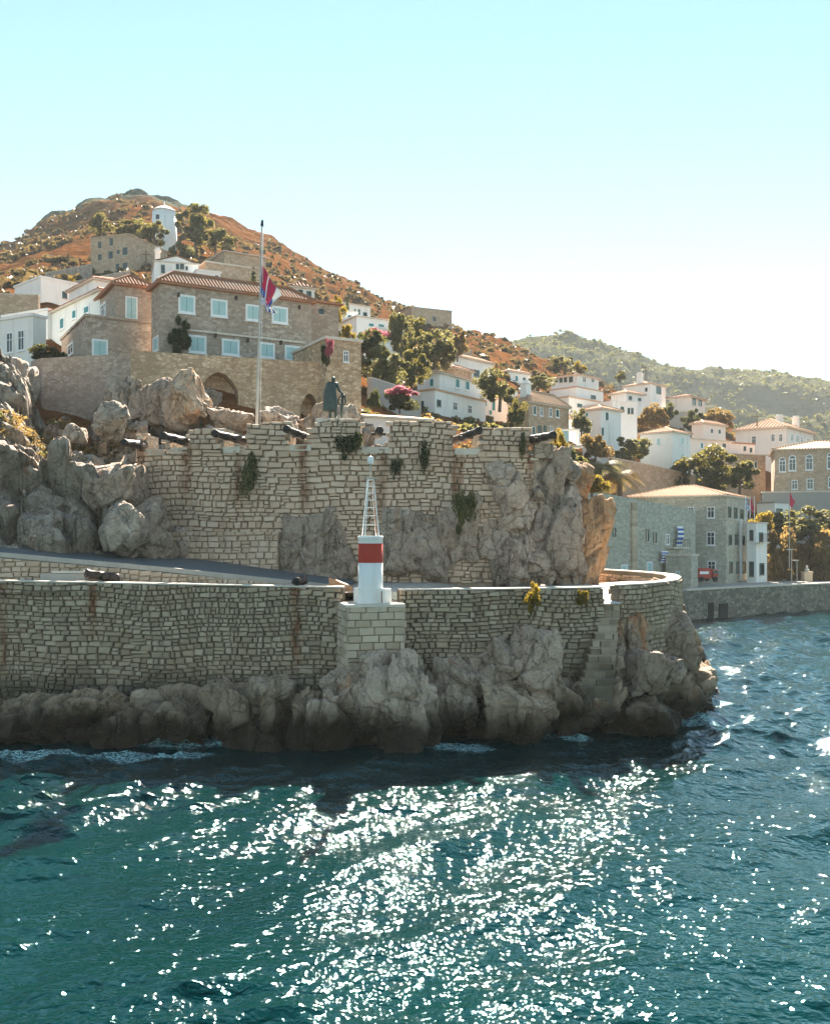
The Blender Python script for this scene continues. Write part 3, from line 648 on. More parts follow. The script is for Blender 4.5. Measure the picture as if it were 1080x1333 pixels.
cv = np.zeros(len(cliff.data.vertices)*3, np.float32); cliff.data.vertices.foreach_get('co', cv); cv = cv.reshape(-1, 3)
pxv = 540+F*cv[:, 0]/cv[:, 1]; msk = (pxv < 172) & (pxv > -80) & (cv[:, 1] > 47.6) & (cv[:, 1] < 68) & (fbm(cv*np.array([.32, .32, .32])+5, 3, 90) > .18)
idx = np.random.RandomState(3).choice(np.nonzero(msk)[0], 620, replace=False)
tufts('dry_scrub', 'dry brown scrub growing in the clefts of the grey cliff', cv[idx], .34, 'leaf_dry', 5)
idx = np.random.RandomState(4).choice(np.nonzero(msk)[0], 260, replace=False)
tufts('green_scrub', 'dull green tufts growing in the clefts of the grey cliff', cv[idx], .30, 'leaf_olive', 6)
# ------------------------------------------------------------------ dry-stone walls, stone by stone
def stone_variants(n, seed, jit=.10, cham=.10):
    rs = random.Random(seed); out = []
    for k in range(n):
        v = []
        for (x, z) in ((-.5, -.5), (.5, -.5), (.5, .5), (-.5, .5)):
            jx, jz = rs.uniform(-jit, jit*.3)*(-1 if x < 0 else 1), rs.uniform(-jit, jit*.3)*(-1 if z < 0 else 1)
            v.append((x-jx*-1 if False else x+jx, z+jz))
        outer = [(x, .5, z) for x, z in v]; mid = [(x, -.30, z) for x, z in v]
        cx_ = rs.uniform(-.06, .06); inner = [(x*(1-2*cham)+cx_, -.5+rs.uniform(-.08, .08), z*(1-2.4*cham)) for x, z in v]
        V = outer+mid+inner; Fq = [(8, 9, 10, 11)]
        for i in range(4):
            j = (i+1) % 4; Fq += [(4+i, 4+j, 8+j, 8+i), (i, j, 4+j, 4+i)]
        out.append((V, Fq))
    return out
SV = stone_variants(18, 3, .15, .11)
def stone_wall(parent, path, z0f, z1f, ch, sw, mat_single, mat_many, seed, skip=None, thick=.22, gap=.02, limit=300, vis=None, warp=.10, mats=None):
    rs = random.Random(seed); pts = [Vector((x, y)) for x, y in path]
    seg = [(pts[i+1]-pts[i]).length for i in range(len(pts)-1)]; Lt = sum(seg)
    def at(s):
        k = 0
        while k < len(seg)-1 and s > seg[k]: s -= seg[k]; k += 1
        p = pts[k].lerp(pts[k+1], min(1.0, max(0, s/seg[k]))); d = (pts[k+1]-pts[k]).normalized()
        return p, d
    stones = []; zmin = min(z0f(s*Lt/40) for s in range(41)); zmax = max(z1f(s*Lt/40) for s in range(41))
    z = zmin; row = 0
    while z < zmax:
        h = rs.uniform(*ch); s = -rs.uniform(0, sw[1])
        while s < Lt:
            w = rs.uniform(*sw)*(1.4 if rs.random() < .12 else 1)*(1+.28*math.sin(s*.31+z*.9+seed)*math.sin(s*.17-z*.5)); sc = s+w/2; s2 = s; s += w
            if s2 < 0:
                w += s2; s2 = 0; sc = w/2
            if s2+w > Lt: w = Lt-s2; sc = s2+w/2
            if w < .1: continue
            zz = z+warp*math.sin(sc*.55+seed)+warp*.6*math.sin(sc*1.37+2*seed+z*.4); hh = h
            top, bot = z1f(sc), z0f(sc)
            if zz+hh > top:
                hh = top-zz
            if zz < bot: hh -= bot-zz; zz = bot
            if hh < .09: continue
            if skip and skip(sc, zz+hh/2): continue
            sub = [(zz, hh)]
            if hh > .26 and rs.random() < .16: sub = [(zz, hh*.5), (zz+hh*.5, hh*.5)]
            for (za, ha) in sub: stones.append((sc, za+ha/2, w, ha, rs.random(), rs.uniform(-.035, .035), rs.randrange(len(SV)), rs.uniform(-.045, .045)))
        z += h; row += 1
    order = sorted(range(len(stones)), key=lambda i: -(stones[i][2]*stones[i][3])*(1 if (vis is None or vis(stones[i][0], stones[i][1])) else .01))
    single = set(order[:limit]); VV, FF, TT = [], [], []
    meshes = []
    for k, (V, Fq) in enumerate(SV):
        me = bpy.data.meshes.new('stone'); me.from_pydata(V, [], Fq); me.update(); me.materials.append(mat_single); meshes.append(me)
    for i, (s, z, w, h, tn, dp, k, rot) in enumerate(stones):
        p, d = at(s); n = Vector((d.y, -d.x))
        Mx = Matrix(((d.x, -n.x, 0, 0), (d.y, -n.y, 0, 0), (0, 0, 1, 0), (0, 0, 0, 1)))
        Mx = Matrix.Translation((p.x+n.x*dp, p.y+n.y*dp, z)) @ Mx @ Matrix.Rotation(rot, 4, 'Y') @ Matrix.Diagonal((w-gap*(.3+1.4*tn), thick, h-gap*(.4+1.3*((tn*7.3) % 1)), 1))
        if i in single:
            o = bpy.data.objects.new('stone', meshes[k]); col.objects.link(o); o.matrix_world = Mx; o.parent = parent
            o.matrix_parent_inverse = Matrix.Translation(parent.location).inverted() if parent.type == 'EMPTY' else Matrix.Identity(4)
            o.matrix_basis = Mx
        else:
            V, Fq = SV[k]; b = len(VV)
            VV += [tuple(Mx@Vector(q)) for q in V]; FF += [tuple(b+j for j in f) for f in Fq]; TT += [tn]*len(V)
    if VV:
        o = mobj('stonework', VV, FF, mat_many, parent); tone(o, TT); o['kind'] = 'stuff'
    return len(stones)
def wall_core(name, path, z0f, z1f, thick, mat, parent, back=.06, n=60):
    pts = [Vector((x, y)) for x, y in path]; seg = [(pts[i+1]-pts[i]).length for i in range(len(pts)-1)]; Lt = sum(seg)
    ss = [Lt*i/n for i in range(n+1)]; acc = 0
    V = []
    for s0 in ss:
        s = s0; k = 0
        while k < len(seg)-1 and s > seg[k]: s -= seg[k]; k += 1
        d = (pts[k+1]-pts[k]).normalized(); p = pts[k].lerp(pts[k+1], min(1, s/seg[k])); nn = Vector((d.y, -d.x))
        a = p-nn*back; b = p-nn*thick
        V += [(a.x, a.y, z0f(s0)), (a.x, a.y, z1f(s0)), (b.x, b.y, z1f(s0)), (b.x, b.y, z0f(s0))]
    Fc = []
    for i in range(n):
        for j in range(4):
            Fc.append((i*4+j, i*4+(j+1) % 4, i*4+4+(j+1) % 4, i*4+4+j))
    Fc += [(0, 3, 2, 1), (n*4, n*4+1, n*4+2, n*4+3)]
    return mobj(name, V, Fc, mat, parent)
def strip(name, path, zf, w_in, w_out, h, mat, parent, n=60):
    """coping laid along a wall head"""
    return wall_core(name, path, lambda s: zf(s), lambda s: zf(s)+h, w_in, mat, parent, -w_out, n)

CAN = [  # muzzle px,py ; breech px,py (upper battery)
 ((161, 577), (189, 582)), ((212, 568), (248, 579)), ((279, 565), (321, 577)), ((372, 559), (406, 575)), ((494, 561), (491, 568)), ((624, 561), (590, 576)), ((720, 567), (689, 575))]
RX = [(PXW(c[1][0]-10 if c[0][0] < 450 else c[1][0]+6, 52.4), .45, 9.8-.3*i) for i, c in enumerate(CAN)]
stone_mat('fort_stone', (.50, .36, .255), (.61, .445, .32), (.69, .535, .405), RX, 13.6, None, 'OBJ')
stone_mat('fort_stone_many', (.50, .36, .255), (.61, .445, .32), (.69, .535, .405), RX, 13.6, None, 'ATT')
SXR = [(PXW(122, 42.2), .28, 3.4), (PXW(386, 41.2), .32, 2.0), (PXW(5, 42.4), .3, 1.5)]
stone_mat('sea_stone', (.25, .19, .13), (.37, .285, .195), (.50, .40, .29), SXR, 6.3, 1.6, 'OBJ')
stone_mat('sea_stone_many', (.25, .19, .13), (.37, .285, .195), (.50, .40, .29), SXR, 6.3, 1.6, 'ATT')
stone_mat('pedestal_stone', (.40, .31, .215), (.52, .41, .295), (.62, .51, .38), None, 0, None, 'OBJ')

# --- lower sea wall, two stretches either side of the beacon pedestal
XL = lambda px, D: PXW(px, D)
pathA = [(-34, 43.6), (XL(0, 42.4), 42.4), (XL(446, 41.2), 41.2)]
LA = sum((Vector(pathA[i+1])-Vector(pathA[i])).length for i in range(2))
topA = lambda s: 6.62-.27*min(1, max(0, (s-12)/18)) if s > 0 else 6.62
wallA = thing('sea_wall', 'long greenish rubble sea wall running up to the beacon pedestal', 'wall', (-16, 43, 0))
wall_core('wall_core', pathA, lambda s: -1, lambda s: topA(s)-.02, 1.0, M['mortar_dark'], wallA, .07)
stone_wall(wallA, pathA, lambda s: .2, topA, (.15, .33), (.17, .52), M['sea_stone'], M['sea_stone_many'], 11, None, .24, .018, 300, lambda s, z: s > 14.5 and z > 2.6)
strip('coping', pathA, lambda s: topA(s)+.004, .62, .05, .06, M['coping'], wallA)
pathB = [(XL(520, 41.3), 41.3), (XL(640, 41.8), 41.8), (XL(786, 43.2), 43.2)]
wallB = thing('sea_wall', 'brown rubble sea wall between the beacon pedestal and the stairs', 'wall', (4, 42, 0))
wall_core('wall_core', pathB, lambda s: -1, lambda s: 6.21, 1.0, M['mortar_dark'], wallB, .07)
stone_wall(wallB, pathB, lambda s: .2, lambda s: 6.23, (.14, .30), (.15, .50), M['sea_stone'], M['sea_stone_many'], 12, None, .24, .018, 300, lambda s, z: z > 2.6)
strip('coping', pathB, lambda s: 6.236, .62, .05, .06, M['coping'], wallB)
# --- curved parapet at the point
pathC = [(XL(806, 43.9), 43.9), (10.6, 44.6), (11.9, 45.7), (12.9, 47.2), (13.6, 49.2), (13.95, 51.5), (13.9, 54), (13.2, 57), (11.8, 60.5)]
wallC = thing('parapet_wall', 'curved stone parapet wrapping round the point', 'wall', (12, 46, 2))
topC = lambda s: 6.30+.02*min(s, 9)
wall_core('wall_core', pathC, lambda s: 1.5, lambda s: topC(s)-.02, .6, M['mortar_dark'], wallC, .07)
stone_wall(wallC, pathC, lambda s: 2.4, topC, (.17, .27), (.2, .42), M['sea_stone'], M['sea_stone_many'], 13, None, .22, .02, 300, lambda s, z: s < 9 and z > 3.3)
strip('coping', pathC, lambda s: topC(s)+.004, .62, .04, .06, M['coping'], wallC)
o = stone_wall(wallC, [(p[0]-.66 if i > 4 else p[0]-.4, p[1]+(.1 if i > 4 else .5)) for i, p in enumerate(pathC)][::-1], lambda s: 4.8, lambda s: 6.3, (.2, .3), (.25, .5), M['fort_stone'], M['fort_stone_many'], 14, None, .1, .02, 0)

# --- beacon pedestal
ped = thing('beacon_pedestal', 'squared pale stone block pedestal under the beacon', 'pedestal', (XL(485, 40.2), 40.2, 1))
rz = math.radians(14); pc = Vector((XL(481, 40.6), 40.9)); ux = Vector((math.cos(rz), math.sin(rz))); uy = Vector((-math.sin(rz), math.cos(rz)))
hw, hd = 1.22, 1.15; zt = 5.62
c00 = pc-ux*hw-uy*hd; c10 = pc+ux*hw-uy*hd; c01 = pc-ux*hw+uy*hd; c11 = pc+ux*hw+uy*hd
mb = MB(); mb.cbox((pc.x, pc.y, 2.6), 2*hw-.12, 2*hd-.12, 6.0, rz); mb.build('core', M['mortar'], ped)
SVo = SV; SV = stone_variants(10, 21, .025, .05)
for (a, b, sd) in ((c00, c10, 1), (c01, c00, 2), (c10, c11, 3)):
    stone_wall(ped, [tuple(a), tuple(b)], lambda s: 2.0, lambda s: zt, (.29, .33), (.42, .82), M['pedestal_stone'], M['pedestal_stone'], 30+sd, None, .16, .022, 300, None, 0)
SV = SVo
mb = MB(); mb.cbox((pc.x, pc.y, zt+.06), 2*hw+.08, 2*hd+.08, .12, rz); mb.build('cap_slab', M['coping'], ped)

# --- beacon
B0 = Vector((XL(482, 40.7), 40.75, zt+.12)); k40 = 40.7/F
beacon = thing('harbour_beacon', 'white harbour beacon with red band and open lattice mast', 'beacon', B0)
def lathe(mb, c, prof, n=40):
    b = len(mb.v); c = Vector(c)
    for (r, z) in prof:
        for k in range(n):
            g = 2*math.pi*k/n; mb.v.append(c+Vector((r*math.cos(g), r*math.sin(g), z)))
    for i in range(len(prof)-1):
        for k in range(n): mb.f.append((b+i*n+k, b+i*n+(k+1) % n, b+(i+1)*n+(k+1) % n, b+(i+1)*n+k))
    mb.f.append(tuple(b+(len(prof)-1)*n+k for k in range(n))); return mb
mb = MB(); mb.cbox(B0+Vector((-.05, 0, .31)), 1.15, 1.1, .62, rz); mb.build('base_block', M['beacon_white'], beacon)
mb = MB(); mb.cbox(B0+Vector((.66, .05, .30)), .36, .5, .60, rz); o = mb.build('battery_box', M['beacon_white'], beacon)
mb = MB(); mb.cbox(B0+Vector((.50, -.57, .28)), .05, .03, .5, rz); mb.build('conduit', M['wood'], beacon)
zb = .62
lathe(MB(), B0, [(.52, zb), (.52, zb+1.08)]).build('tower', M['beacon_white'], beacon, True)
lathe(MB(), B0, [(.522, zb+1.08), (.522, zb+1.90)]).build('red_band', M['beacon_red'], beacon, True)
lathe(MB(), B0, [(.52, zb+1.90), (.52, zb+2.08), (.545, zb+2.10), (.545, zb+2.20), (.50, zb+2.22)]).build('tower_top', M['beacon_white'], beacon, True)
zl = zb+2.2; ht = 2.45
def legp(a, t): r = .43*(1-t)+.15*t; return B0+Vector((r*math.cos(a), r*math.sin(a), zl+ht*t))
angs = [math.radians(45+14+90*i) for i in range(4)]
for a in angs: MB().tube([legp(a, 0), legp(a, 1)], .024, 8).build('lattice_leg', M['white_paint'], beacon)
for t in (.2, .36, .5, .63, .75, .86, .98):
    mb = MB()
    for i in range(4): mb.tube([legp(angs[i], t), legp(angs[(i+1) % 4], t)], .014, 6)
    mb.build('rung', M['white_paint'], beacon)
MB().tube([legp(angs[3], .05)+Vector((-.1, .05, 0)), legp(angs[3], .98)+Vector((-.02, .02, 0))], .03, 8).build('cable_pipe', M['tile'], beacon)
mb = MB(); mb.cbox(B0+Vector((0, 0, zl+ht+.02)), .5, .4, .04, rz); mb.build('platform', M['pole_grey'], beacon)
MB().tube([B0+Vector((0, 0, zl+ht+.04)), B0+Vector((0, 0, zl+ht+.75))], .03, 8).build('lamp_post', M['pole_grey'], beacon)
lathe(MB(), B0+Vector((0, 0, zl+ht+.62)), [(.09, 0), (.13, .05), (.14, .18), (.10, .30), (.02, .34)], 16).build('lantern', M['lamp_glass'], beacon, True)

# --- promenade, ramp, point, stairs
pm = [(-34, 42.3), (XL(446, 41.2), 41.6), (XL(520, 41.3), 41.8), (XL(783, 43.6), 43.6), (XL(783, 48), 48), (XL(811, 48), 48), (10.9, 45.3), (11.6, 46.3), (12.7, 48.2), (13.2, 51), (13.3, 54), (12.7, 57.5), (12.6, 62), (16, 75), (24, 97), (22.5, 97), (10, 66), (3, 56), (-34, 56)]
def zprom(x, y): return 6.12 if y < 55 else 6.12-(y-55)/42*3.0
mobj('promenade', [(x, y, zprom(x, y)) for x, y in pm], [tuple(range(len(pm)))], M['paving'])
bpy.data.objects['promenade']['kind'] = 'structure'
ramp_n = [(-34, 44.6, 8.75), (-19, 44.2, 7.72), (-11, 44.1, 7.0), (-3.2, 44.4, 6.16)]; ramp_f = [(-34, 48.3, 9.1), (-19, 48.2, 8.1), (-11, 52.3, 7.25), (-3.2, 52.2, 6.20)]
V = ramp_n+ramp_f; mobj('ramp_road', V, [(0, 1, 5, 4), (1, 2, 6, 5), (2, 3, 7, 6)], M['asphalt'])['kind'] = 'structure'
mb = MB()
for i in range(3):
    a, b = Vector(ramp_n[i]), Vector(ramp_n[i+1]); n0 = len(mb.v)
    mb.v += [a-Vector((0, .02, .12)), b-Vector((0, .02, .12)), b+Vector((0, -.02, .10)), a+Vector((0, -.02, .10)), a+Vector((0, .22, .10)), b+Vector((0, .22, .10))]
    mb.f += [(n0, n0+1, n0+2, n0+3), (n0+3, n0+2, n0+5, n0+4)]
mb.build('kerb', M['concrete'])['kind'] = 'structure'
rampw = thing('ramp_wall', 'low warm-toned retaining wall holding up the sloping road', 'wall', (-19, 44, 6))
pr = [(-34, 44.5), (-19, 44.1), (-11, 44.0), (-3.4, 44.3)]
def zr(s): return float(np.interp(s, [0, 15, 23, 30.6], [8.62, 7.6, 6.88, 6.15]))
wall_core('wall_core', pr, lambda s: 5.9, lambda s: zr(s)-.03, .5, M['mortar'], rampw, .06)
stone_wall(rampw, pr, lambda s: 6.1, lambda s: zr(s)-.02, (.2, .32), (.25, .6), M['fort_stone'], M['fort_stone_many'], 17, None, .16, .02, 300, lambda s, z: s > 14)
mb = MB(); mb.cbox((XL(90, 43.3), 43.4, 6.95), 1.5, .45, .10); mb.build('slab', M['coping'], rampw)
mb = MB(); mb.cbox((XL(83, 43.3), 43.4, 6.5), 2.0, .5, .75); mb.build('step_block', M['concrete'], rampw)
stone_mat('sea_step', (.20, .16, .11), (.33, .265, .19), (.46, .38, .28), None, 0, 2.0, 'OBJ')
# stairs cut down from the gap in the sea wall
st = thing('stone_stairs', 'worn stone stairs dropping from the gap in the wall to the rocks', 'stairs', (9, 43.5, 2))
N = 12
for i in range(N):
    t = i/(N-1); D = 43.6-2.9*t; z = 5.45-3.3*t; pxc = 796-20*t; wd = (.70+.75*t); cxw = PXW(pxc, D)
    u = -wd/2
    while u < wd/2-.05:
        w_ = min(rnd.uniform(.28, .6), wd/2-u)
        mb = MB(); mb.cbox((cxw+u+w_/2, D+.45+rnd.uniform(-.06, .06), z-.75+rnd.uniform(-.015, .015)), w_-.012, 1.05, 1.5, math.radians(rnd.uniform(-4, 4))); mb.build('step_stone', M['sea_step'], st)
        u += w_
    mb = MB(); mb.cbox((cxw, D+.12, z+.02), wd+.06, .44, .07, math.radians(rnd.uniform(-2, 2))); mb.build('tread', M['sea_step'], st)
    if i > 2: rock('side_block', (cxw+wd/2+.18, D+.5, z-.15), (.55, .9, .7+.3*rnd.random()), 850+i, 'rock_rust', st, sub=4)
mobj('landing', [(PXW(783, 43.6), 43.6, 5.5), (PXW(808, 43.6), 43.6, 5.5), (PXW(810, 48), 48, 6.16), (PXW(783, 48), 48, 6.16)], [(0, 1, 2, 3)], M['white_paint'], st)

# --- battery wall with embrasures
pathF = [(XL(178, 53.6), 53.6), (XL(300, 52.7), 52.7), (XL(430, 52.3), 52.3), (XL(560, 52.5), 52.5), (XL(694, 53.6), 53.6)]
segF = [(Vector(pathF[i+1])-Vector(pathF[i])).length for i in range(4)]; LF = sum(segF)
def s_of_px(px):
    s = 0
    for i in range(4):
        a, b = Vector(pathF[i]), Vector(pathF[i+1])
        pa, pb = 540+F*a.x/a.y, 540+F*b.x/b.y
        if px <= pb or i == 3: return s+segF[i]*(px-pa)/(pb-pa)
        s += segF[i]
EMB = [(190, 216, 584), (223, 246, 582), (291, 320, 582), (378, 406, 580), (470, 507, 583), (590, 623, 584), (689, 700, 590)]
embs = [(s_of_px(a), s_of_px(b), PZ(y, 52.8)) for a, b, y in EMB]
TOPF = [(176, 563), (222, 561), (250, 558), (290, 556), (322, 552), (376, 549), (408, 553), (416, 547), (470, 546), (507, 547), (590, 549), (624, 556), (694, 554)]
sT = [s_of_px(a) for a, _ in TOPF]; zT = [PZ(b, 52.8) for _, b in TOPF]
def topF(s):
    for a, b, z in embs:
        if a <= s <= b: return z
    return float(np.interp(s, sT, zT))
fort = thing('battery_wall', 'tall pale dry-stone battery wall with cannon embrasures', 'wall', (0, 48, 6))
SV = stone_variants(20, 5, .12, .09)
stone_wall(fort, pathF, lambda s: 6.0, topF, (.20, .40), (.24, .80), M['fort_stone'], M['fort_stone_many'], 19, None, .30, .018, 300, lambda s, z: z > 8.5 or s > 8, .07)
# plain core and merlons, one block each
wall_core('wall_core', pathF, lambda s: 5.6, lambda s: 13.4, 1.6, M['mortar'], fort, .10)
edges = [0]+[q for a, b, z in embs for q in (a, b)]+[LF]
def atF(s):
    k = 0
    while k < 3 and s > segF[k]: s -= segF[k]; k += 1
    return Vector(pathF[k]).lerp(Vector(pathF[k+1]), s/segF[k]), (Vector(pathF[k+1])-Vector(pathF[k])).normalized()
def merlon(sa, sb):
    n = max(2, int((sb-sa)/.6)); V = []
    for i in range(n+1):
        s = sa+(sb-sa)*i/n; p, d = atF(min(s, LF-.01)); nn = Vector((d.y, -d.x)); a = p-nn*.10; b = p-nn*1.7; z = topF(min(max(s, sa+.02), sb-.02))-.05
        V += [(a.x, a.y, 13.3), (a.x, a.y, z), (b.x, b.y, z), (b.x, b.y, 13.3)]
    Fc = []
    for i in range(n):
        for j in range(4): Fc.append((i*4+j, i*4+(j+1) % 4, i*4+4+(j+1) % 4, i*4+4+j))
    Fc += [(0, 3, 2, 1), (n*4, n*4+1, n*4+2, n*4+3)]
    mobj('merlon', V, Fc, M['fort_core'], fort)
rubble_mat('fort_core', (.26, .225, .18), (.36, .31, .25), (.46, .40, .33), (.20, .16, .12), (1.8, 1.8, 2.8), (.38, .27, .18), .06)
for i in range(0, len(edges)-1, 2):
    if edges[i+1]-edges[i] > .2: merlon(edges[i]+.02, edges[i+1]-.02)
for a, b, z in embs:                       # pale sill stones on the embrasure floors
    pa, d = atF((a+b)/2); nn = Vector((d.y, -d.x)); c = pa-nn*.7
    mb = MB(); mb.cbox((c.x, c.y, z-.16), (b-a)*.96, 1.7, .34, math.atan2(d.y, d.x)); mb.build('sill', M['coping'], fort)
# plinth course low on the wall
pl = [(XL(196, 52.7), 52.7), (XL(300, 52.1), 52.1), (XL(362, 51.9), 51.9)]
wall_core('plinth_core', pl, lambda s: 6.0, lambda s: 8.80, 1.2, M['mortar'], fort, .08)
stone_wall(fort, pl, lambda s: 6.1, lambda s: 8.83, (.24, .36), (.3, .6), M['fort_stone'], M['fort_stone_many'], 23, None, .2, .02, 0, None, .03)
mobj('terrace', [(XL(176, 54.2), 54.2, 13.3), (XL(430, 53), 53, 13.3), (XL(694, 54.2), 54.2, 13.3), (XL(716, 55.5), 55.5, 13.1), (XL(690, 62), 62, 13.1), (XL(176, 62), 62, 13.4)], [(0, 1, 2, 3, 4, 5)], M['paving'])['kind'] = 'structure'

# --- cannons
def cannon(label, m, b, r=.19, seed=0):
    m, b = Vector(m), Vector(b); d = (m-b); L = d.length; d.normalize()
    c = thing('cannon', label, 'cannon', (m+b)/2-Vector((0, 0, r)), 'old iron cannons')
    prof = [(0, .22), (.025, .45), (.05, .30), (.07, 1.0), (.10, 1.04), (.13, .98), (.33, .93), (.34, .97), (.36, .97), (.37, .90), (.60, .83), (.61, .87), (.63, .87), (.64, .80), (.90, .72), (.95, .84), (.985, .86), (1.0, .80)]
    MB().tube([b+d*(L*t) for t, _ in prof], [r*q for _, q in prof], 18).build('barrel', M['iron'], c, True)
    MB().tube([m-d*.02, m+d*.004], [r*.5, r*.5], 14).build('bore', M['tyre'], c)
    s = d.cross(Vector((0, 0, 1))).normalized(); q = b+d*L*.5-Vector((0, 0, r*.3))
    for sg in (-1, 1): MB().tube([q+s*sg*r*.7, q+s*sg*r*1.6], r*.34, 10).build('trunnion', M['iron'], c)
    return c
CL = ['iron cannon half hidden by the cliff boulder at the end of the battery', 'iron cannon over the longest rust streak next to the cliff-end gun', 'iron cannon just below the flagpole foot', 'iron cannon in the embrasure next to the bronze statue', 'iron cannon seen end-on in the wide embrasure beyond the statue', 'iron cannon pointing away from the statue above the hanging green plant', 'iron cannon lying on top of the rock outcrop']
for i, ((mu, br), lb) in enumerate(zip(CAN, CL)):
    z_off = .1
    c = cannon(lb, P(mu[0], mu[1]-1, 50.7), P(br[0], br[1]-2, 54.0 if i != 4 else 53.4), .25)
mb = MB(); q = P(704, 588, 53.9); mb.cbox(q, 1.1, 1.1, .8, .2); o = mb.build('gun_platform', M['fort_core']); tag(o, 'rough stone block propping the cannon on the outcrop', 'stone block')
cannon('rusty iron cannon lying alone on the sea wall above a rust stain', P(111, 746, 42.6), P(156, 754, 43.4), .24)
c = cannon('iron cannon on the sea wall facing straight out beside the tilted board', P(386, 757, 41.4), P(394, 755, 43.4), .22)
MB().tube([P(394, 757, 41.6), P(399, 748, 41.8)], .05, 8).build('lever', M['iron'], c)
wb = thing('tilted_board', 'tilted tan wooden board lying on the wall beside the beacon', 'board', P(440, 762, 42.2))
mb = MB(); a = P(428, 752, 42.2); x = P(458, 764, 42.6)-a; mb.box(a, x, (0, .7, .0), (0, -.03, -.42)); mb.build('panel', M['wood'], wb)
mb = MB(); mb.tube([a+x*.2+Vector((0, .3, -.42)), a+x*.2+Vector((0, .5, .02))], .03, 6); mb.build('prop', M['wood'], wb)
# ------------------------------------------------------------------ houses
def ray_on(C, d, px):
    """distance along a plan line from C in direction d to the bearing of a photo column"""
    k = (px-540)/F
    return (k*C.y-C.x)/(d.x-k*d.y)
def window(parent, o, d, n, w, h, style, dist):
    """o: centre on the facade; d along the wall; n outward"""
    d3, n3, z3 = Vector((d.x, d.y, 0)), Vector((n.x, n.y, 0)), Vector((0, 0, 1))
    fr = max(.07, min(.16, w*.12)); wf = M['white_paint']
    def bar(mb, u0, u1, v0, v1, p0, p1): mb.box(o+d3*u0+z3*v0+n3*p1, d3*(u1-u0), n3*(p0-p1), z3*(v1-v0))
    mb = MB()
    bar(mb, -w/2, -w/2+fr, -h/2, h/2, -.02, .07); bar(mb, w/2-fr, w/2, -h/2, h/2, -.02, .07)
    bar(mb, -w/2+fr, w/2-fr, h/2-fr, h/2, -.02, .07); bar(mb, -w/2+fr, w/2-fr, -h/2, -h/2+fr, -.02, .07)
    if style in ('white', 'plain', 'arch'):
        bar(mb, -.03, .03, -h/2+fr, h/2-fr, -.02, .045); bar(mb, -w/2+fr, -.03, h*.12, h*.12+.05, -.02, .045); bar(mb, .03, w/2-fr, h*.12, h*.12+.05, -.02, .045)
    if style == 'arch':
        c = o+z3*(h/2); K = 10; V = []
        for p in (.07, -.02):
            for i in range(K+1):
                g = math.pi*i/K
                V += [c+n3*p+d3*math.cos(g)*w/2+z3*math.sin(g)*w/2, c+n3*p+d3*math.cos(g)*(w/2-fr)+z3*math.sin(g)*(w/2-fr)]
        Fc = [(2*i, 2*i+2, 2*i+3, 2*i+1) for i in range(K)]+[(2*i, 2*i+2*K+2, 2*i+2*K+4, 2*i+2) for i in range(K)]
        mb.add(V, Fc)
    W = mb.build('window', wf if style != 'dark' else M['green_shutter'], parent)
    mb = MB(); bar(mb, -w/2+fr*.5, w/2-fr*.5, -h/2+fr*.5, h/2-fr*.5, -.03, .012); 
    if style == 'arch':
        c = o+z3*(h/2-.01)+n3*.012; mb.add([c]+[c+d3*math.cos(math.pi*i/10)*(w/2-fr*.5)+z3*math.sin(math.pi*i/10)*(w/2-fr*.5) for i in range(11)], [(0, i, i+1) for i in range(1, 11)])
    mb.build('pane', M['glass_dark'], W)
    if style in ('pale', 'teal', 'green'):
        m = {'pale': 'pale_shutter', 'teal': 'teal_shutter', 'green': 'green_shutter'}[style]
        for s0, s1 in ((-w/2+fr, -.015), (.015, w/2-fr)):
            mb = MB(); bar(mb, s0, s1, -h/2+fr, h/2-fr, .015, .04)
            k = int(max(3, min(12, h/.16)))
            if dist < 130:
                for q in range(k):
                    v = -h/2+fr+(h-2*fr)*(q+.25)/k; bar(mb, s0+.04, s1-.04, v, v+(h-2*fr)/k*.5, .03, .055)
            mb.build('shutter', M[m], W)
    mb = MB(); bar(mb, -w/2-.06, w/2+.06, -h/2-.09, -h/2-.003, -.02, .13); mb.build('sill', wf if style != 'dark' else M['coping'], W)
    return W
HOUSES = []
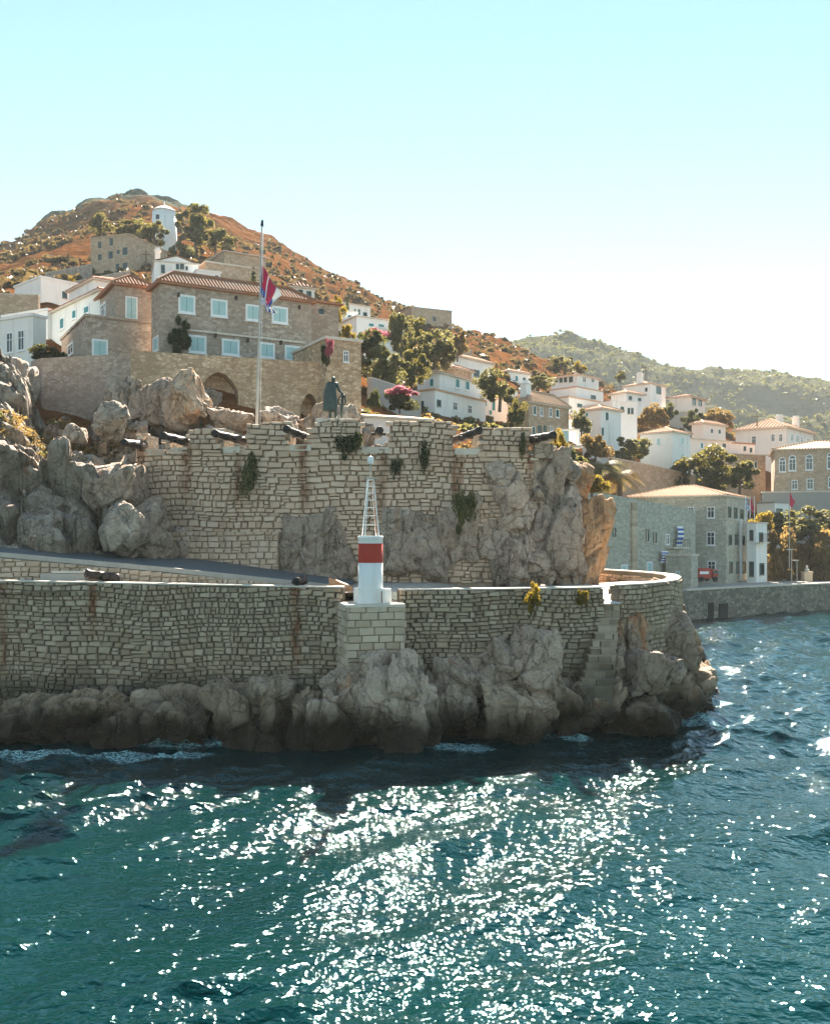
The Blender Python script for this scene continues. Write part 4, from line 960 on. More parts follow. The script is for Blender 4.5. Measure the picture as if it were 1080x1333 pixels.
def house(name, label, cat, C, D, yaw, L, R, eave, base, wall, roof='hip', rise=1.3, rmat='tile', win=(), over=.35, group=None, chim=(), tiles=True, into=None):
    th = math.radians(yaw); dR = Vector((math.cos(th), math.sin(th))); dL = Vector((-math.sin(th), math.cos(th)))
    Cc = Vector((PXW(C, D), D))
    lr = R[1] if isinstance(R, tuple) else ray_on(Cc, dR, R); ll = L[1] if isinstance(L, tuple) else ray_on(Cc, dL, L)
    lr, ll = max(lr, 1.0), max(ll, 1.0)
    ze, zb = PZ(eave, D), PZ(base, D)
    cs = [Cc, Cc+dR*lr, Cc+dR*lr+dL*ll, Cc+dL*ll]
    zlow = min([zb]+[gz(c.x, c.y) for c in cs])-1.5
    t = into or thing(name, label, cat, (Cc.x, Cc.y, zb), group)
    V = [(c.x, c.y, zlow) for c in cs]+[(c.x, c.y, ze) for c in cs]
    mobj('wall', V, [(0, 1, 5, 4), (1, 2, 6, 5), (2, 3, 7, 6), (3, 0, 4, 7), (4, 5, 6, 7), (3, 2, 1, 0)], M[wall], t)
    def loc(a, b, z): q = Cc+dR*a+dL*b; return Vector((q.x, q.y, z))
    o = over
    if roof == 'flat':
        mb = MB(); mb.box(loc(-.12, -.12, ze+.003), loc(lr+.12, -.12, ze)-loc(-.12, -.12, ze), loc(-.12, ll+.12, ze)-loc(-.12, -.12, ze), (0, 0, .22)); rf = mb.build('roof', M[rmat], t)
    elif roof in ('hip', 'shed', 'gable'):
        e = [loc(-o, -o, ze), loc(lr+o, -o, ze), loc(lr+o, ll+o, ze), loc(-o, ll+o, ze)]
        th_ = .14
        mb = MB(); mb.box(e[0]+Vector((0, 0, .002)), e[1]-e[0], e[3]-e[0], (0, 0, th_)); mb.build('eave', M['coping'] if wall != 'mansion_stone' else M['tile'], t)
        z1 = ze+th_+.004; A, B = lr+2*o, ll+2*o; run = min(A, B)/2
        if roof == 'hip':
            if A >= B: r0, r1 = loc(-o+run, -o+run, z1+rise), loc(lr+o-run, -o+run, z1+rise)
            else: r0, r1 = loc(-o+run, -o+run, z1+rise), loc(-o+run, ll+o-run, z1+rise)
            q = [Vector((p.x, p.y, z1)) for p in e]; Vv = q+[r0, r1]
            Fc = [(0, 1, 5, 4), (1, 2, 5), (2, 3, 4, 5), (3, 0, 4)] if A >= B else [(0, 1, 4), (1, 2, 5, 4), (2, 3, 5), (3, 0, 4, 5)]
            rf = mobj('roof', Vv, Fc, M[rmat], t)
            sp = .27 if D < 100 else (.4 if D < 150 else .6); mb = MB(); rr = sp*.30
            if tiles:
                for (p0, p1, inn) in ((q[0], q[1], dL), (q[1], q[2], -dR), (q[2], q[3], -dL), (q[3], q[0], dR)):
                    W = (p1-p0).length; u = (p1-p0)/W; i3 = Vector((inn.x, inn.y, 0)); kk = int(W/sp)
                    for i in range(kk):
                        s = (i+.5)*W/kk; tt_ = min(s, W-s, run)/run
                        if tt_ < .06: continue
                        a = p0+u*s-i3*.05+Vector((0, 0, .0)); b = p0+u*s+i3*run*tt_+Vector((0, 0, rise*tt_)); up = Vector((0, 0, rr*.9))
                        n0 = len(mb.v); mb.v += [a-u*rr, a-u*rr*.5+up, a+u*rr*.5+up, a+u*rr, b-u*rr, b-u*rr*.5+up, b+u*rr*.5+up, b+u*rr]
                        mb.f += [(n0, n0+1, n0+5, n0+4), (n0+1, n0+2, n0+6, n0+5), (n0+2, n0+3, n0+7, n0+6), (n0, n0+3, n0+2, n0+1)]
                tr = mb.build('tile_rows', M[rmat], rf); tr['kind'] = 'stuff'
            mb = MB()
            for (a, b) in ((q[0], r0), (q[1], r1 if A >= B else r0), (q[2], r1), (q[3], r0 if A >= B else r1), (r0, r1)):
                if (a-b).length > .3: mb.tube([a+Vector((0, 0, .06)), b+Vector((0, 0, .06))], .11 if D < 130 else .16, 6)
            mb.build('ridge_tiles', M[rmat], rf)
        elif roof == 'gable':      # ridge runs back from the right-hand facade
            q = [Vector((p.x, p.y, z1)) for p in e]; r0, r1 = loc(lr/2, -o, z1+rise), loc(lr/2, ll+o, z1+rise)
            g0, g1 = loc(lr/2, 0, z1+rise-.1), loc(lr/2, ll, z1+rise-.1)
            mobj('gable', [loc(0, 0, ze), loc(lr, 0, ze), g0], [(0, 1, 2)], M[wall], t); mobj('gable', [loc(0, ll, ze), loc(lr, ll, ze), g1], [(1, 0, 2)], M[wall], t)
            rf = mobj('roof', q+[r0, r1], [(0, 4, 5, 3), (1, 2, 5, 4)], M[rmat], t)
        else:
            q = [Vector((p.x, p.y, z1)) for p in e]; q[2].z += rise; q[3].z += rise
            rf = mobj('roof', q+[Vector((p.x, p.y, z1)) for p in e], [(0, 1, 2, 3), (0, 4, 5, 1), (1, 5, 6, 2), (3, 7, 4, 0), (2, 6, 7, 3)], M[rmat], t)
    else: rf = t
    for (a, b, w, h) in chim:
        mb = MB(); p = loc(lr*a, ll*b, ze-.1); mb.cbox(p+Vector((0, 0, h/2)), w, w, h, th); mb.cbox(p+Vector((0, 0, h+.08)), w*1.35, w*1.35, .15, th); mb.cbox(p+Vector((0, 0, h+.32)), w*.8, w*.8, .33, th)
        mb.build('chimney', M['white'], rf)
    for (face, px, py, wp, hp, style) in win:
        d, n = (dR, Vector((dR.y, -dR.x))) if face == 'R' else (dL, -dR)
        if face == 'L': n = Vector((-dL.y, dL.x))
        s = ray_on(Cc, d, px); s0 = ray_on(Cc, d, px-wp/2); s1 = ray_on(Cc, d, px+wp/2); w = abs(s1-s0); q = Cc+d*s; h = hp*q.y/F
        window(t, Vector((q.x, q.y, PZ(py, q.y))), d if face == 'R' else -d, n, min(w, 2.4), h, style, D)
    return dict(t=t, C=Cc, dR=dR, dL=dL, lr=lr, ll=ll, ze=ze, zb=zb, loc=loc, roof=rf)

# ---- the mansion above the battery
mh = house('stone_mansion', 'large grey stone mansion with pale shutters and red tiled roof above the battery', 'house', 209, 75, 30, 197, 405, 369, 470, 'mansion_stone', 'hip', 1.25, 'tile',
  [('R', 243, 396, 22, 24, 'pale'), ('R', 285, 401, 22, 23, 'pale'), ('R', 329, 407, 19, 21, 'pale'), ('R', 364, 410, 21, 22, 'pale'),
   ('R', 257, 448, 23, 23, 'pale'), ('R', 300, 452, 23, 21, 'pale'), ('R', 347, 456, 21, 20, 'pale'), ('R', 381, 460, 21, 20, 'pale'), ('L', 203, 448, 7, 20, 'pale')])
mb = MB(); mb.box(mh['loc'](1.6, -.16, PZ(430, 75.8)), mh['loc'](mh['lr']-.6, -.16, 0)-mh['loc'](1.6, -.16, 0), mh['loc'](0, .2, 0)-mh['loc'](0, 0, 0), (0, 0, .16)); mb.build('ledge', M['coping'], mh['t'])
for px, py in ((232, 384), (307, 388), (389, 400), (280, 437), (322, 443), (365, 446)):
    s = ray_on(mh['C'], mh['dR'], px); q = mh['C']+mh['dR']*s; n = Vector((mh['dR'].y, -mh['dR'].x))
    mb = MB(); mb.cbox((q.x+n.x*.1, q.y+n.y*.1, PZ(py, q.y)), .14, .26, .32, math.radians(30)); mb.build('bracket', M['iron'], mh['t'])
house('stone_mansion_wing', 'lower grey stone wing joined to the mansion with its own hipped tile roof', 'house', 150, 77.5, 30, 122, 200, 371, 472, 'mansion_stone', 'hip', 1.2, 'tile',
  [('R', 171, 401, 16, 30, 'pale'), ('R', 171, 456, 23, 22, 'pale'), ('L', 135, 404, 6, 19, 'white')], into=mh['t'])
house('terrace_block', 'flat-topped grey stone terrace block in front of the mansion wing', 'house', 112, 76, 30, 80, 196, 412, 472, 'mansion_stone', 'flat', 0, 'mansion_stone',
  [('R', 130, 453, 21, 23, 'pale'), ('L', 92, 455, 8, 16, 'white')], into=mh['t'])
house('stone_annex', 'plain warm stone annex with blind slit window beside the mansion', 'house', 424, 73, 28, ('m', 7), 470, 441, 552, 'retaining_stone', 'flat', 0, 'coping', [('R', 450, 464, 7, 15, 'white')])
house('stone_outbuilding', 'low grey stone outbuilding adjoining the far end of the mansion', 'house', 398, 84, 30, ('m', 6), 441, 392, 455, 'mansion_stone', 'shed', .5, 'tile', [('R', 418, 406, 6, 7, 'dark')])
# retaining walls with blind arches
def retaining(name, label, path, z0, ztop, mat, arches=()):
    t = thing(name, label, 'wall', (path[0][0], path[0][1], z0))
    pts = [Vector(p) for p in path]
    for i in range(len(pts)-1):
        a, b = pts[i], pts[i+1]; d = (b-a); Lw = d.length; d.normalize(); n = Vector((d.y, -d.x)); za, zb = ztop[i], ztop[i+1]
        ar = sorted([(q[0], q[1], q[2], q[3]) for q in arches if q[4] == i]) if arches else []
        V, Fc = [], []
        def pt(s, z, dep=0): q = a+d*s-n*dep; return (q.x, q.y, z)
        def ztp(s): return za+(zb-za)*s/Lw
        cuts = [0]
        for (s0, s1, zs, zc) in ar: cuts += [s0, s1]
        cuts.append(Lw)
        def quad(*p): b0 = len(V); V.extend(p); Fc.append(tuple(range(b0, b0+len(p))))
        for k in range(0, len(cuts), 2): quad(pt(cuts[k], z0), pt(cuts[k+1], z0), pt(cuts[k+1], ztp(cuts[k+1])), pt(cuts[k], ztp(cuts[k])))
        for (s0, s1, zs, zc) in ar:
            K = 12; arc = [(s0+(s1-s0)*j/K, zs+(zc-zs)*math.sin(math.pi*j/K)**.8) for j in range(K+1)]
            for j in range(K):
                (sa, zA), (sb, zB) = arc[j], arc[j+1]
                quad(pt(sa, zA), pt(sb, zB), pt(sb, ztp(sb)), pt(sa, ztp(sa))); quad(pt(sa, zA, 1.4), pt(sb, zB, 1.4), pt(sb, zB), pt(sa, zA))
            quad(pt(s0, z0), pt(s0, zs), pt(s0, zs, 1.4), pt(s0, z0, 1.4)); quad(pt(s1, z0, 1.4), pt(s1, zs, 1.4), pt(s1, zs), pt(s1, z0))
            quad(*([pt(s0, z0, 1.4), pt(s1, z0, 1.4)]+[pt(x, z, 1.4) for x, z in arc[::-1]]))
        quad(pt(0, za), pt(Lw, zb), pt(Lw, zb, 1.2), pt(0, za, 1.2))
        mobj('wall_face', V, Fc, M[mat], t)
    return t
ra, rb = Vector((PXW(170, 69.5), 69.5)), Vector((PXW(426, 74.5), 74.5)); du = (rb-ra).normalized()
def sr(px): return ray_on(ra, du, px)
retaining('retaining_wall', 'tan rubble retaining wall with two blind arches under the mansion', [tuple(ra), tuple(rb)], 13.0, [PZ(456, 69.5), PZ(472, 74.5)], 'retaining_stone',
  [(sr(260), sr(310), PZ(508, 71.5), PZ(484, 71.5), 0), (sr(391), sr(430)-.9, PZ(530, 73.5), PZ(511, 73.5), 0)])
retaining('retaining_wall', 'grey rubble retaining wall below the terrace block at the cliff edge', [(PXW(40, 78), 78), (PXW(54, 73), 73), (PXW(170, 71), 71), tuple(ra)], 14, [PZ(470, 78), PZ(466, 73), PZ(460, 71), PZ(456, 69.5)], 'mansion_stone')
# ---- houses on the slope behind the mansion
house('white_house', 'white two-storey house with tall narrow windows perched on the cliff edge', 'house', 43, 80, 62, -75, 60, 411, 486, 'white_cool', 'flat', 0, 'white', [('L', 28, 443, 9, 27, 'plain'), ('L', 13, 446, 9, 27, 'plain'), ('L', -3, 449, 7, 26, 'plain')])
house('white_house', 'upper white block with sunlit terrace behind the cliff-edge house', 'house', 62, 90, 62, 3, 78, 404, 440, 'white', 'flat', 0, 'white')
house('white_house', 'pale blue-shaded house with blue windows and dark eaves beside the mansion wing', 'house', 130, 82, 41, 62, ('m', 7), 379, 452, 'white_cool', 'hip', 1.0, 'tile', [('L', 64, 430, 6, 17, 'teal'), ('L', 81, 421, 6, 16, 'teal'), ('L', 97, 409, 6, 13, 'teal'), ('L', 113, 403, 8, 12, 'teal')], .3)
house('white_house', 'bare white cubic house with one square window on the slope', 'house', 53, 110, 47, 19, 108, 361, 402, 'white', 'flat', 0, 'white', [('R', 84, 384, 6, 9, 'dark'), ('R', 93, 380, 3, 4, 'dark')])
house('white_house', 'low white house with red tile roof directly behind the mansion roof', 'house', 122, 100, 40, 90, 210, 364, 395, 'white', 'hip', 1.3, 'tile', [], .3)
house('old_mansion', 'tall bare stone mansion with rows of small windows below the windmill', 'house', 168, 165, 70, 118, 218, 305, 362, 'brown_stone', 'flat', 0, 'brown_stone', [('L', 130, 319, 4, 9, 'dark'), ('L', 145, 315, 4, 10, 'dark'), ('L', 130, 335, 4, 8, 'dark'), ('L', 144, 332, 5, 10, 'dark'), ('L', 154, 328, 3, 6, 'dark'), ('L', 163, 327, 6, 10, 'dark'), ('L', 153, 347, 4, 7, 'dark'), ('L', 163, 346, 6, 8, 'dark')])
house('white_house', 'white gabled house with a row of tiny windows below the windmill', 'house', 201, 130, 18, ('m', 8), 258, 340, 364, 'white', 'gable', .9, 'tile_pale', [('R', 212, 350, 5, 11, 'dark'), ('R', 231, 347, 4, 7, 'dark'), ('R', 237, 347, 5, 7, 'dark'), ('R', 243, 349, 3, 5, 'dark')], .2, None, [(.1, .4, .7, 2.4)])
house('white_house', 'small white lean-to house next to the gabled white house', 'house', 256, 128, 25, ('m', 5), 287, 352, 370, 'white', 'flat', 0, 'white', [('R', 282, 361, 4, 5, 'dark')])
house('stone_house', 'windowless grey stone house with sunlit flat roof behind the mansion ridge', 'house', 268, 135, 30, ('m', 9), 325, 341, 375, 'brown_stone', 'flat', 0, 'coping')
house('stone_house', 'long low stone house higher on the slope beside the pines', 'house', 292, 165, 32, ('m', 9), 346, 327, 350, 'brown_stone', 'shed', .6, 'tile_pale')
house('white_house', 'white cottage with two dark windows peeping over the mansion roof', 'house', 378, 112, 20, 352, 409, 374, 400, 'white', 'hip', 1.0, 'tile', [('R', 391, 381, 6, 8, 'dark'), ('R', 402, 383, 6, 8, 'dark')], .3, None, [(.8, .5, .6, 1.8)])
house('white_house', 'white hillside house with green windows beside the cypress', 'house', 437, 155, 35, ('m', 7), 482, 393, 428, 'white', 'shed', .5, 'tile_pale', [('R', 462, 405, 3, 7, 'green'), ('R', 467, 406, 4, 8, 'green'), ('R', 475, 409, 5, 5, 'dark')], .3)
house('white_house', 'narrow white cottage with a single green window below the cypress house', 'house', 445, 142, 25, ('m', 6), 464, 405, 430, 'white', 'shed', .4, 'tile_pale', [('R', 455, 413, 6, 7, 'green')], .25)
house('white_house', 'broad white house with a band of teal shutters above the pink bougainvillea', 'house', 464, 138, 30, ('m', 8), 513, 412, 438, 'white', 'shed', .5, 'white', [('R', 483, 423, 8, 6, 'teal'), ('R', 496, 424, 9, 6, 'teal')], .25)
house('white_house', 'blank white block in front of the teal shuttered house', 'house', 490, 126, 30, ('m', 5), 525, 427, 452, 'white_cool', 'flat', 0, 'white')
house('white_house', 'small white flat-roofed house half hidden by trees', 'house', 476, 118, 28, ('m', 5), 508, 442, 472, 'white', 'flat', 0, 'coping')
house('stone_ruin', 'square brown stone ruin standing on the ridge', 'ruin', 536, 232, 24, ('m', 10), 588, 400, 432, 'brown_stone', 'flat', 0, 'brown_stone', [('R', 565, 415, 4, 6, 'dark')])
vl = house('white_villa', 'white two-storey villa with bright teal shutters just above the battery wall', 'house', 572, 116, 56, 543, 632, 486, 530, 'white', 'hip', .6, 'tile_pale', [('L', 562, 498, 6, 11, 'teal'), ('R', 595, 499, 6, 13, 'teal'), ('R', 608, 502, 6, 13, 'teal')], .3)
house('white_villa', 'long white lower storey of the villa facing the battery wall', 'house', 566, 112.5, 56, 538, 632, 508, 560, 'white', 'flat', 0, 'tile_pale', [('L', 548, 528, 7, 12, 'dark'), ('R', 571, 525, 5, 9, 'dark'), ('R', 592, 529, 6, 12, 'plain'), ('R', 611, 533, 6, 12, 'plain')], into=vl['t'])
house('white_villa', 'white side wing of the villa with teal shutters and balcony', 'house', 630, 124, 40, ('m', 5), 661, 518, 562, 'white', 'hip', .5, 'tile_pale', [('R', 631.5, 525, 4, 9, 'teal'), ('R', 642, 528, 5, 14, 'teal'), ('R', 638, 537, 4, 7, 'teal')], .2, into=vl['t'])
house('white_cottage', 'long white cottage with tiled lean-to behind the battery wall', 'house', 474, 74, 25, ('m', 4), 562, 543, 580, 'pink', 'shed', .7, 'tile_pale', [], .2)
house('white_house', 'white house with pale roof standing above the villa', 'house', 590, 152, 48, 573, 641, 464, 496, 'white', 'hip', .8, 'tile_pale', [('R', 620, 486, 7, 9, 'dark')], .35)
house('stone_cottage', 'small brown cottage with tiled roof just behind the villa', 'house', 590, 134, 50, 570, 614, 480, 508, 'brown_stone', 'hip', .7, 'tile')
house('stone_house', 'two-storey grey-brown stone house with paired green shutters', 'house', 688, 120, 46, 664, 740, 524, 580, 'brown_stone', 'hip', 1.7, 'tile_pale', [('R', 695.5, 534, 4, 12, 'green'), ('R', 704, 536, 4, 11, 'plain'), ('R', 716, 537, 4, 11, 'plain'), ('R', 725, 538, 5, 11, 'green'), ('R', 694, 561, 4, 12, 'green'), ('R', 702, 560, 4, 12, 'dark'), ('R', 709, 560, 3, 12, 'dark'), ('R', 717, 560, 4, 11, 'plain'), ('R', 726, 561, 4, 11, 'plain')], .3, None, [(.1, .4, 1.0, 2.6)])
sp_ = house('white_house', 'three-tiered stepped white house with glazed loggia on top', 'house', 752, 172, 45, 717, 779, 489, 512, 'white', 'hip', .7, 'tile_pale', [('L', 724, 495, 4, 6, 'dark'), ('L', 730, 495, 4, 6, 'dark'), ('L', 736, 494.5, 4, 6, 'dark'), ('L', 743, 494, 5, 7, 'dark'), ('R', 760, 494, 5, 8, 'plain'), ('R', 771, 495, 5, 7, 'plain')])
house('white_house', 'middle tier of the stepped white house', 'house', 750, 166, 45, 715, 785, 504, 525, 'white', 'flat', 0, 'tile_pale', [('R', 772, 517, 6, 5, 'dark')], into=sp_['t'])
house('white_house', 'lowest and widest tier of the stepped white house', 'house', 740, 160, 45, 711, 786, 517, 545, 'cream', 'flat', 0, 'tile_pale', [('L', 731, 524, 5, 4, 'dark'), ('R', 754, 528, 6, 5, 'dark')], into=sp_['t'])
house('white_house', 'slim white house with dark green shutters on both floors', 'house', 782, 136, 42, 758, 808, 533, 590, 'white', 'hip', .7, 'tile_pale', [('R', 789.5, 542, 5, 12, 'green'), ('R', 783.8, 562, 4, 12, 'green'), ('L', 764, 540, 4, 6, 'teal')])
house('white_house', 'white house with paired windows and flowered wall beside the slim house', 'house', 797, 150, 30, ('m', 7), 829, 523, 560, 'white', 'flat', 0, 'white', [('R', 809.5, 533, 4, 7, 'dark'), ('R', 818, 535, 3, 8, 'dark'), ('R', 822.5, 535, 3, 8, 'dark')])
house('cream_house', 'tall cream house with balcony door at the upper edge of the town', 'house', 847, 200, 48, 811, 866, 500, 535, 'white', 'hip', 1.0, 'tile_pale', [('R', 857, 508, 6, 10, 'dark'), ('L', 841, 507, 3, 5, 'dark')], .3, None, [(.2, .5, 1.0, 2.6)])
house('white_house', 'low white house with red awnings below the cream house', 'house', 815, 184, 38, 795, 838, 512, 532, 'white', 'hip', .9, 'tile_pale', [('R', 820, 518, 4, 5, 'dark'), ('R', 832, 520, 4, 4, 'dark')])
pk = house('pink_house', 'small pink house with timber pergola and orange roof', 'house', 897, 200, 50, 871, 917, 517, 545, 'pink', 'hip', .8, 'tile', [('R', 903, 523, 4, 9, 'dark'), ('R', 911, 524, 4, 9, 'dark')], .6)
house('terrace_block', 'stepped grey terrace walls under the pink pergola house', 'house', 890, 188, 48, 862, 922, 536, 565, 'grey_plaster', 'flat', 0, 'coping', [('R', 899, 541, 4, 6, 'dark'), ('R', 908, 545, 5, 5, 'dark')])
house('pale_house', 'pale turquoise-white house with orange roof above the long garden wall', 'house', 875, 140, 46, 833, 898, 563, 618, 'white_cool', 'hip', 1.0, 'tile_pale', [('L', 857, 575, 6, 10, 'pale'), ('R', 887.5, 574, 4, 11, 'pale'), ('R', 888, 595, 4, 10, 'pale')], .3)
house('pink_house', 'long low pink house with red tiled eave behind the big pine', 'house', 898, 150, 34, ('m', 7), 952, 571, 606, 'pink', 'shed', .5, 'tile', [('R', 913, 580, 4, 8, 'teal'), ('R', 942, 580, 4, 5, 'dark')])
house('pink_house', 'stepped-down pink extension with small windows', 'house', 950, 156, 28, ('m', 6), 982, 577, 605, 'pink', 'flat', 0, 'tile', [('R', 969, 584, 3, 6, 'dark'), ('R', 977, 586, 3, 6, 'dark')])
house('stone_house', 'low stone house with green shutters under a tiled lean-to', 'house', 950, 148, 26, ('m', 6), 996, 591, 622, 'brown_stone', 'shed', .5, 'tile_pale', [('R', 976, 604, 4, 9, 'green'), ('R', 983, 605, 4, 9, 'green'), ('R', 967, 601, 3, 5, 'dark')])
house('pink_villa', 'large pink-white villa with orange hipped roof and many tall windows', 'house', 1023, 168, 50, 957, 1058, 557, 602, 'cream', 'hip', 2.2, 'tile_pale', [('L', 981, 573, 6, 11, 'plain'), ('L', 1006, 570, 5, 10, 'plain'), ('L', 1016, 570, 5, 10, 'plain'), ('R', 1030, 569.5, 4, 11, 'plain'), ('R', 1037, 571, 4, 11, 'plain'), ('R', 1043, 573, 3, 10, 'plain'), ('R', 1051, 575, 4, 10, 'plain')], .5, None, [(.3, .3, 1.0, 2.6), (.9, .3, 1.0, 3.2)])
house('brown_mansion', 'brown stone mansion with white-framed arched windows over the harbour', 'house', 1135, 140, 72, 1008, ('m', 12), 583, 655, 'brown_stone', 'hip', 1.6, 'tile_pale', [('L', 1018, 607, 9, 15, 'arch'), ('L', 1031, 605, 10, 16, 'arch'), ('L', 1053, 604, 10, 16, 'arch'), ('L', 1081, 602, 10, 17, 'arch'), ('L', 1034, 631, 8, 12, 'plain'), ('L', 1054, 630, 9, 14, 'white'), ('L', 1082, 628, 9, 14, 'white')], .4)
house('terrace_block', 'grey harbour terrace wall below the brown mansion', 'house', 1120, 135, 72, 992, ('m', 8), 640, 700, 'grey_plaster', 'flat', 0, 'coping')
house('white_shed', 'small white shed with dark doorway below the grey terrace', 'house', 1008, 132, 40, 985, 1030, 655, 695, 'white_cool', 'flat', 0, 'grey_plaster', [('R', 1014, 668, 8, 12, 'dark')])
house('white_house', 'plain white house squeezed between the stone house and the stepped house', 'house', 738, 142, 42, 722, 762, 546, 585, 'white', 'hip', .7, 'tile_pale', [('R', 749, 556, 4, 9, 'green'), ('L', 730, 556, 4, 8, 'dark')])
house('white_house', 'little white house with one blue door high above the stone house', 'house', 662, 176, 40, 650, 690, 484, 506, 'white', 'hip', .6, 'tile_pale', [('R', 672, 493, 4, 8, 'teal'), ('R', 682, 494, 3, 5, 'dark')])
house('white_house', 'narrow white house wedged behind the villa side wing', 'house', 650, 150, 42, 640, 674, 506, 532, 'white_cool', 'flat', 0, 'tile_pale', [('R', 660, 515, 4, 7, 'dark')])
house('cream_house', 'small cream house under the terrace walls of the pergola house', 'house', 915, 165, 40, 900, 944, 552, 578, 'cream', 'hip', .7, 'tile_pale', [('R', 926, 561, 4, 7, 'green'), ('R', 936, 562, 4, 7, 'green')])
# garden retaining walls of the town
def plainwall(label, pts, tops, mat, thick=.6, drop=5, name='garden_wall'):
    t = thing(name, label, 'wall', (pts[0][0], pts[0][1], tops[0]-drop))
    for i in range(len(pts)-1):
        a, b = Vector(pts[i]), Vector(pts[i+1]); d = (b-a).normalized(); n = Vector((d.y, -d.x))
        V = []
        for p, z in ((a, tops[i]), (b, tops[i+1])):
            for q in (p, p-n*thick): V += [(q.x, q.y, z-drop), (q.x, q.y, z)]
        mobj('wall_face', V, [(0, 4, 5, 1), (1, 5, 7, 3), (2, 3, 7, 6), (0, 1, 3, 2), (4, 6, 7, 5)], M[mat], t)
        mb = MB(); mb.add([(V[k][0]+(-n.x if 0 else 0), V[k][1], V[k][2]+.004) for k in (1, 5, 7, 3)]+[(V[k][0], V[k][1], V[k][2]+.1) for k in (1, 5, 7, 3)], [(0, 1, 5, 4), (1, 2, 6, 5), (2, 3, 7, 6), (3, 0, 4, 7), (4, 5, 6, 7)]); mb.build('coping', M['coping'], t)
    return t
plainwall('long brown garden wall under the pale turquoise house', [(PXW(796, 128), 128), (PXW(850, 131), 131), (PXW(905, 137), 137)], [PZ(596, 128), PZ(606, 131), PZ(620, 137)], 'brown_stone', .6, 9)
plainwall('grey stone terrace wall beside the old bare mansion', [(PXW(62, 150), 150), (PXW(120, 158), 158)], [PZ(355, 150), PZ(344, 158)], 'mansion_stone', .6, 5)
plainwall('long pale-topped wall below the old bare mansion', [(PXW(100, 130), 130), (PXW(170, 136), 136)], [PZ(366, 130), PZ(352, 136)], 'mansion_stone', .6, 4)
plainwall('brown stone wall beside the bare white cubic house', [(PXW(-20, 104), 104), (PXW(50, 104), 104)], [PZ(382, 104), PZ(384, 104)], 'brown_stone', .5, 4)
plainwall('stone field wall near the ridge ruin', [(PXW(575, 180), 180), (PXW(615, 186), 186)], [PZ(452, 180), PZ(456, 186)], 'brown_stone', .5, 4)
plainwall('tall cracked wall of stone above the small tree garden', [(PXW(484, 92), 92), (PXW(548, 104), 104)], [PZ(492, 92), PZ(512, 104)], 'grey_plaster', .5, 3)

# ---- waterfront
wf = house('harbour_office', 'three-storey grey stone harbour office with orange roof on the quay', 'house', 945, 113, 58, 815, 973, 646, 762, 'teal_stone', 'hip', 1.5, 'tile_pale',
  [('L', 925, 667, 10, 15, 'plain'), ('L', 899, 668, 8, 16, 'plain'), ('L', 925, 701, 11, 18, 'plain'), ('L', 899, 701, 9, 16, 'plain'), ('L', 926, 738, 11, 16, 'plain'), ('R', 949, 667, 4, 15, 'dark'), ('R', 957, 668, 4, 15, 'dark'), ('R', 965, 670, 4, 14, 'dark'), ('R', 950, 703, 4, 14, 'dark'), ('R', 958, 703, 4, 14, 'dark'), ('R', 967, 704, 4, 13, 'dark'), ('R', 951, 739, 4, 16, 'dark'), ('R', 960, 739, 4, 16, 'dark'), ('R', 968, 739, 4, 16, 'dark')], .3)
mb = MB(); s = ray_on(wf['C'], wf['dR'], 962); q = wf['loc'](s, -.15, 3.2); MB().tube([q, q+Vector((0, 0, 7.6))], .22, 8).build('downpipe', M['white_cool'], wf['t'])
ent = house('harbour_entrance', 'narrow two-storey entrance block with red door and balcony', 'house', 984, 116, 50, 972, 998, 682, 760, 'white_cool', 'flat', 0, 'coping', [('L', 978, 741, 6, 20, 'dark'), ('R', 991, 741, 6, 16, 'dark'), ('R', 990, 700, 5, 14, 'dark'), ('L', 978, 697, 5, 14, 'dark')], .2)
mb = MB()
for k in range(9):
    p = ent['loc'](-.6+k*.35, -.7, ent['ze']-2.2); mb.tube([p, p+Vector((0, 0, 1.0))], .02, 5)
mb.tube([ent['loc'](-.7, -.7, ent['ze']-1.2), ent['loc'](2.4, -.7, ent['ze']-1.2)], .03, 5); mb.build('balcony_railing', M['iron'], ent['t'])
mb = MB(); mb.box(ent['loc'](-.7, -.8, ent['ze']-2.35), ent['loc'](2.4, 0, 0)-ent['loc'](-.7, 0, 0), ent['loc'](0, .8, 0)-ent['loc'](0, 0, 0), (0, 0, .14)); mb.build('balcony_slab', M['coping'], ent['t'])
gw = thing('archive_building', 'long blind grey-green stone building with hanging flags beside the harbour office', 'building', (PXW(765, 96), 96, 3))
ga, gb = Vector((PXW(742, 93), 93)), Vector((PXW(905, 112), 112)); gd = (gb-ga).normalized(); gn = Vector((gd.y, -gd.x)); gL = (gb-ga).length
def gpt(px, dz, off=0):
    s = ray_on(ga, gd, px); q = ga+gd*s+gn*off; return Vector((q.x, q.y, PZ(dz, q.y)))
za, zb_ = PZ(634, 93), PZ(664, 112)
V = []
for p, z in ((ga, za), (gb, zb_)):
    for q in (p, p-gn*7): V += [(q.x, q.y, 2.0), (q.x, q.y, z)]
mobj('wall', V, [(0, 4, 5, 1), (1, 5, 7, 3), (2, 3, 7, 6), (0, 1, 3, 2), (4, 6, 7, 5)], M['teal_stone'], gw)
s0 = ray_on(ga, gd, 824); q = ga+gd*s0+gn*.05
for k in range(22): MB().cbox((q.x, q.y, 3.2+k*.42), .95+.12*(k % 2), .3, .39, math.atan2(gd.y, gd.x)).build('quoin', M['pedestal_stone'], gw)
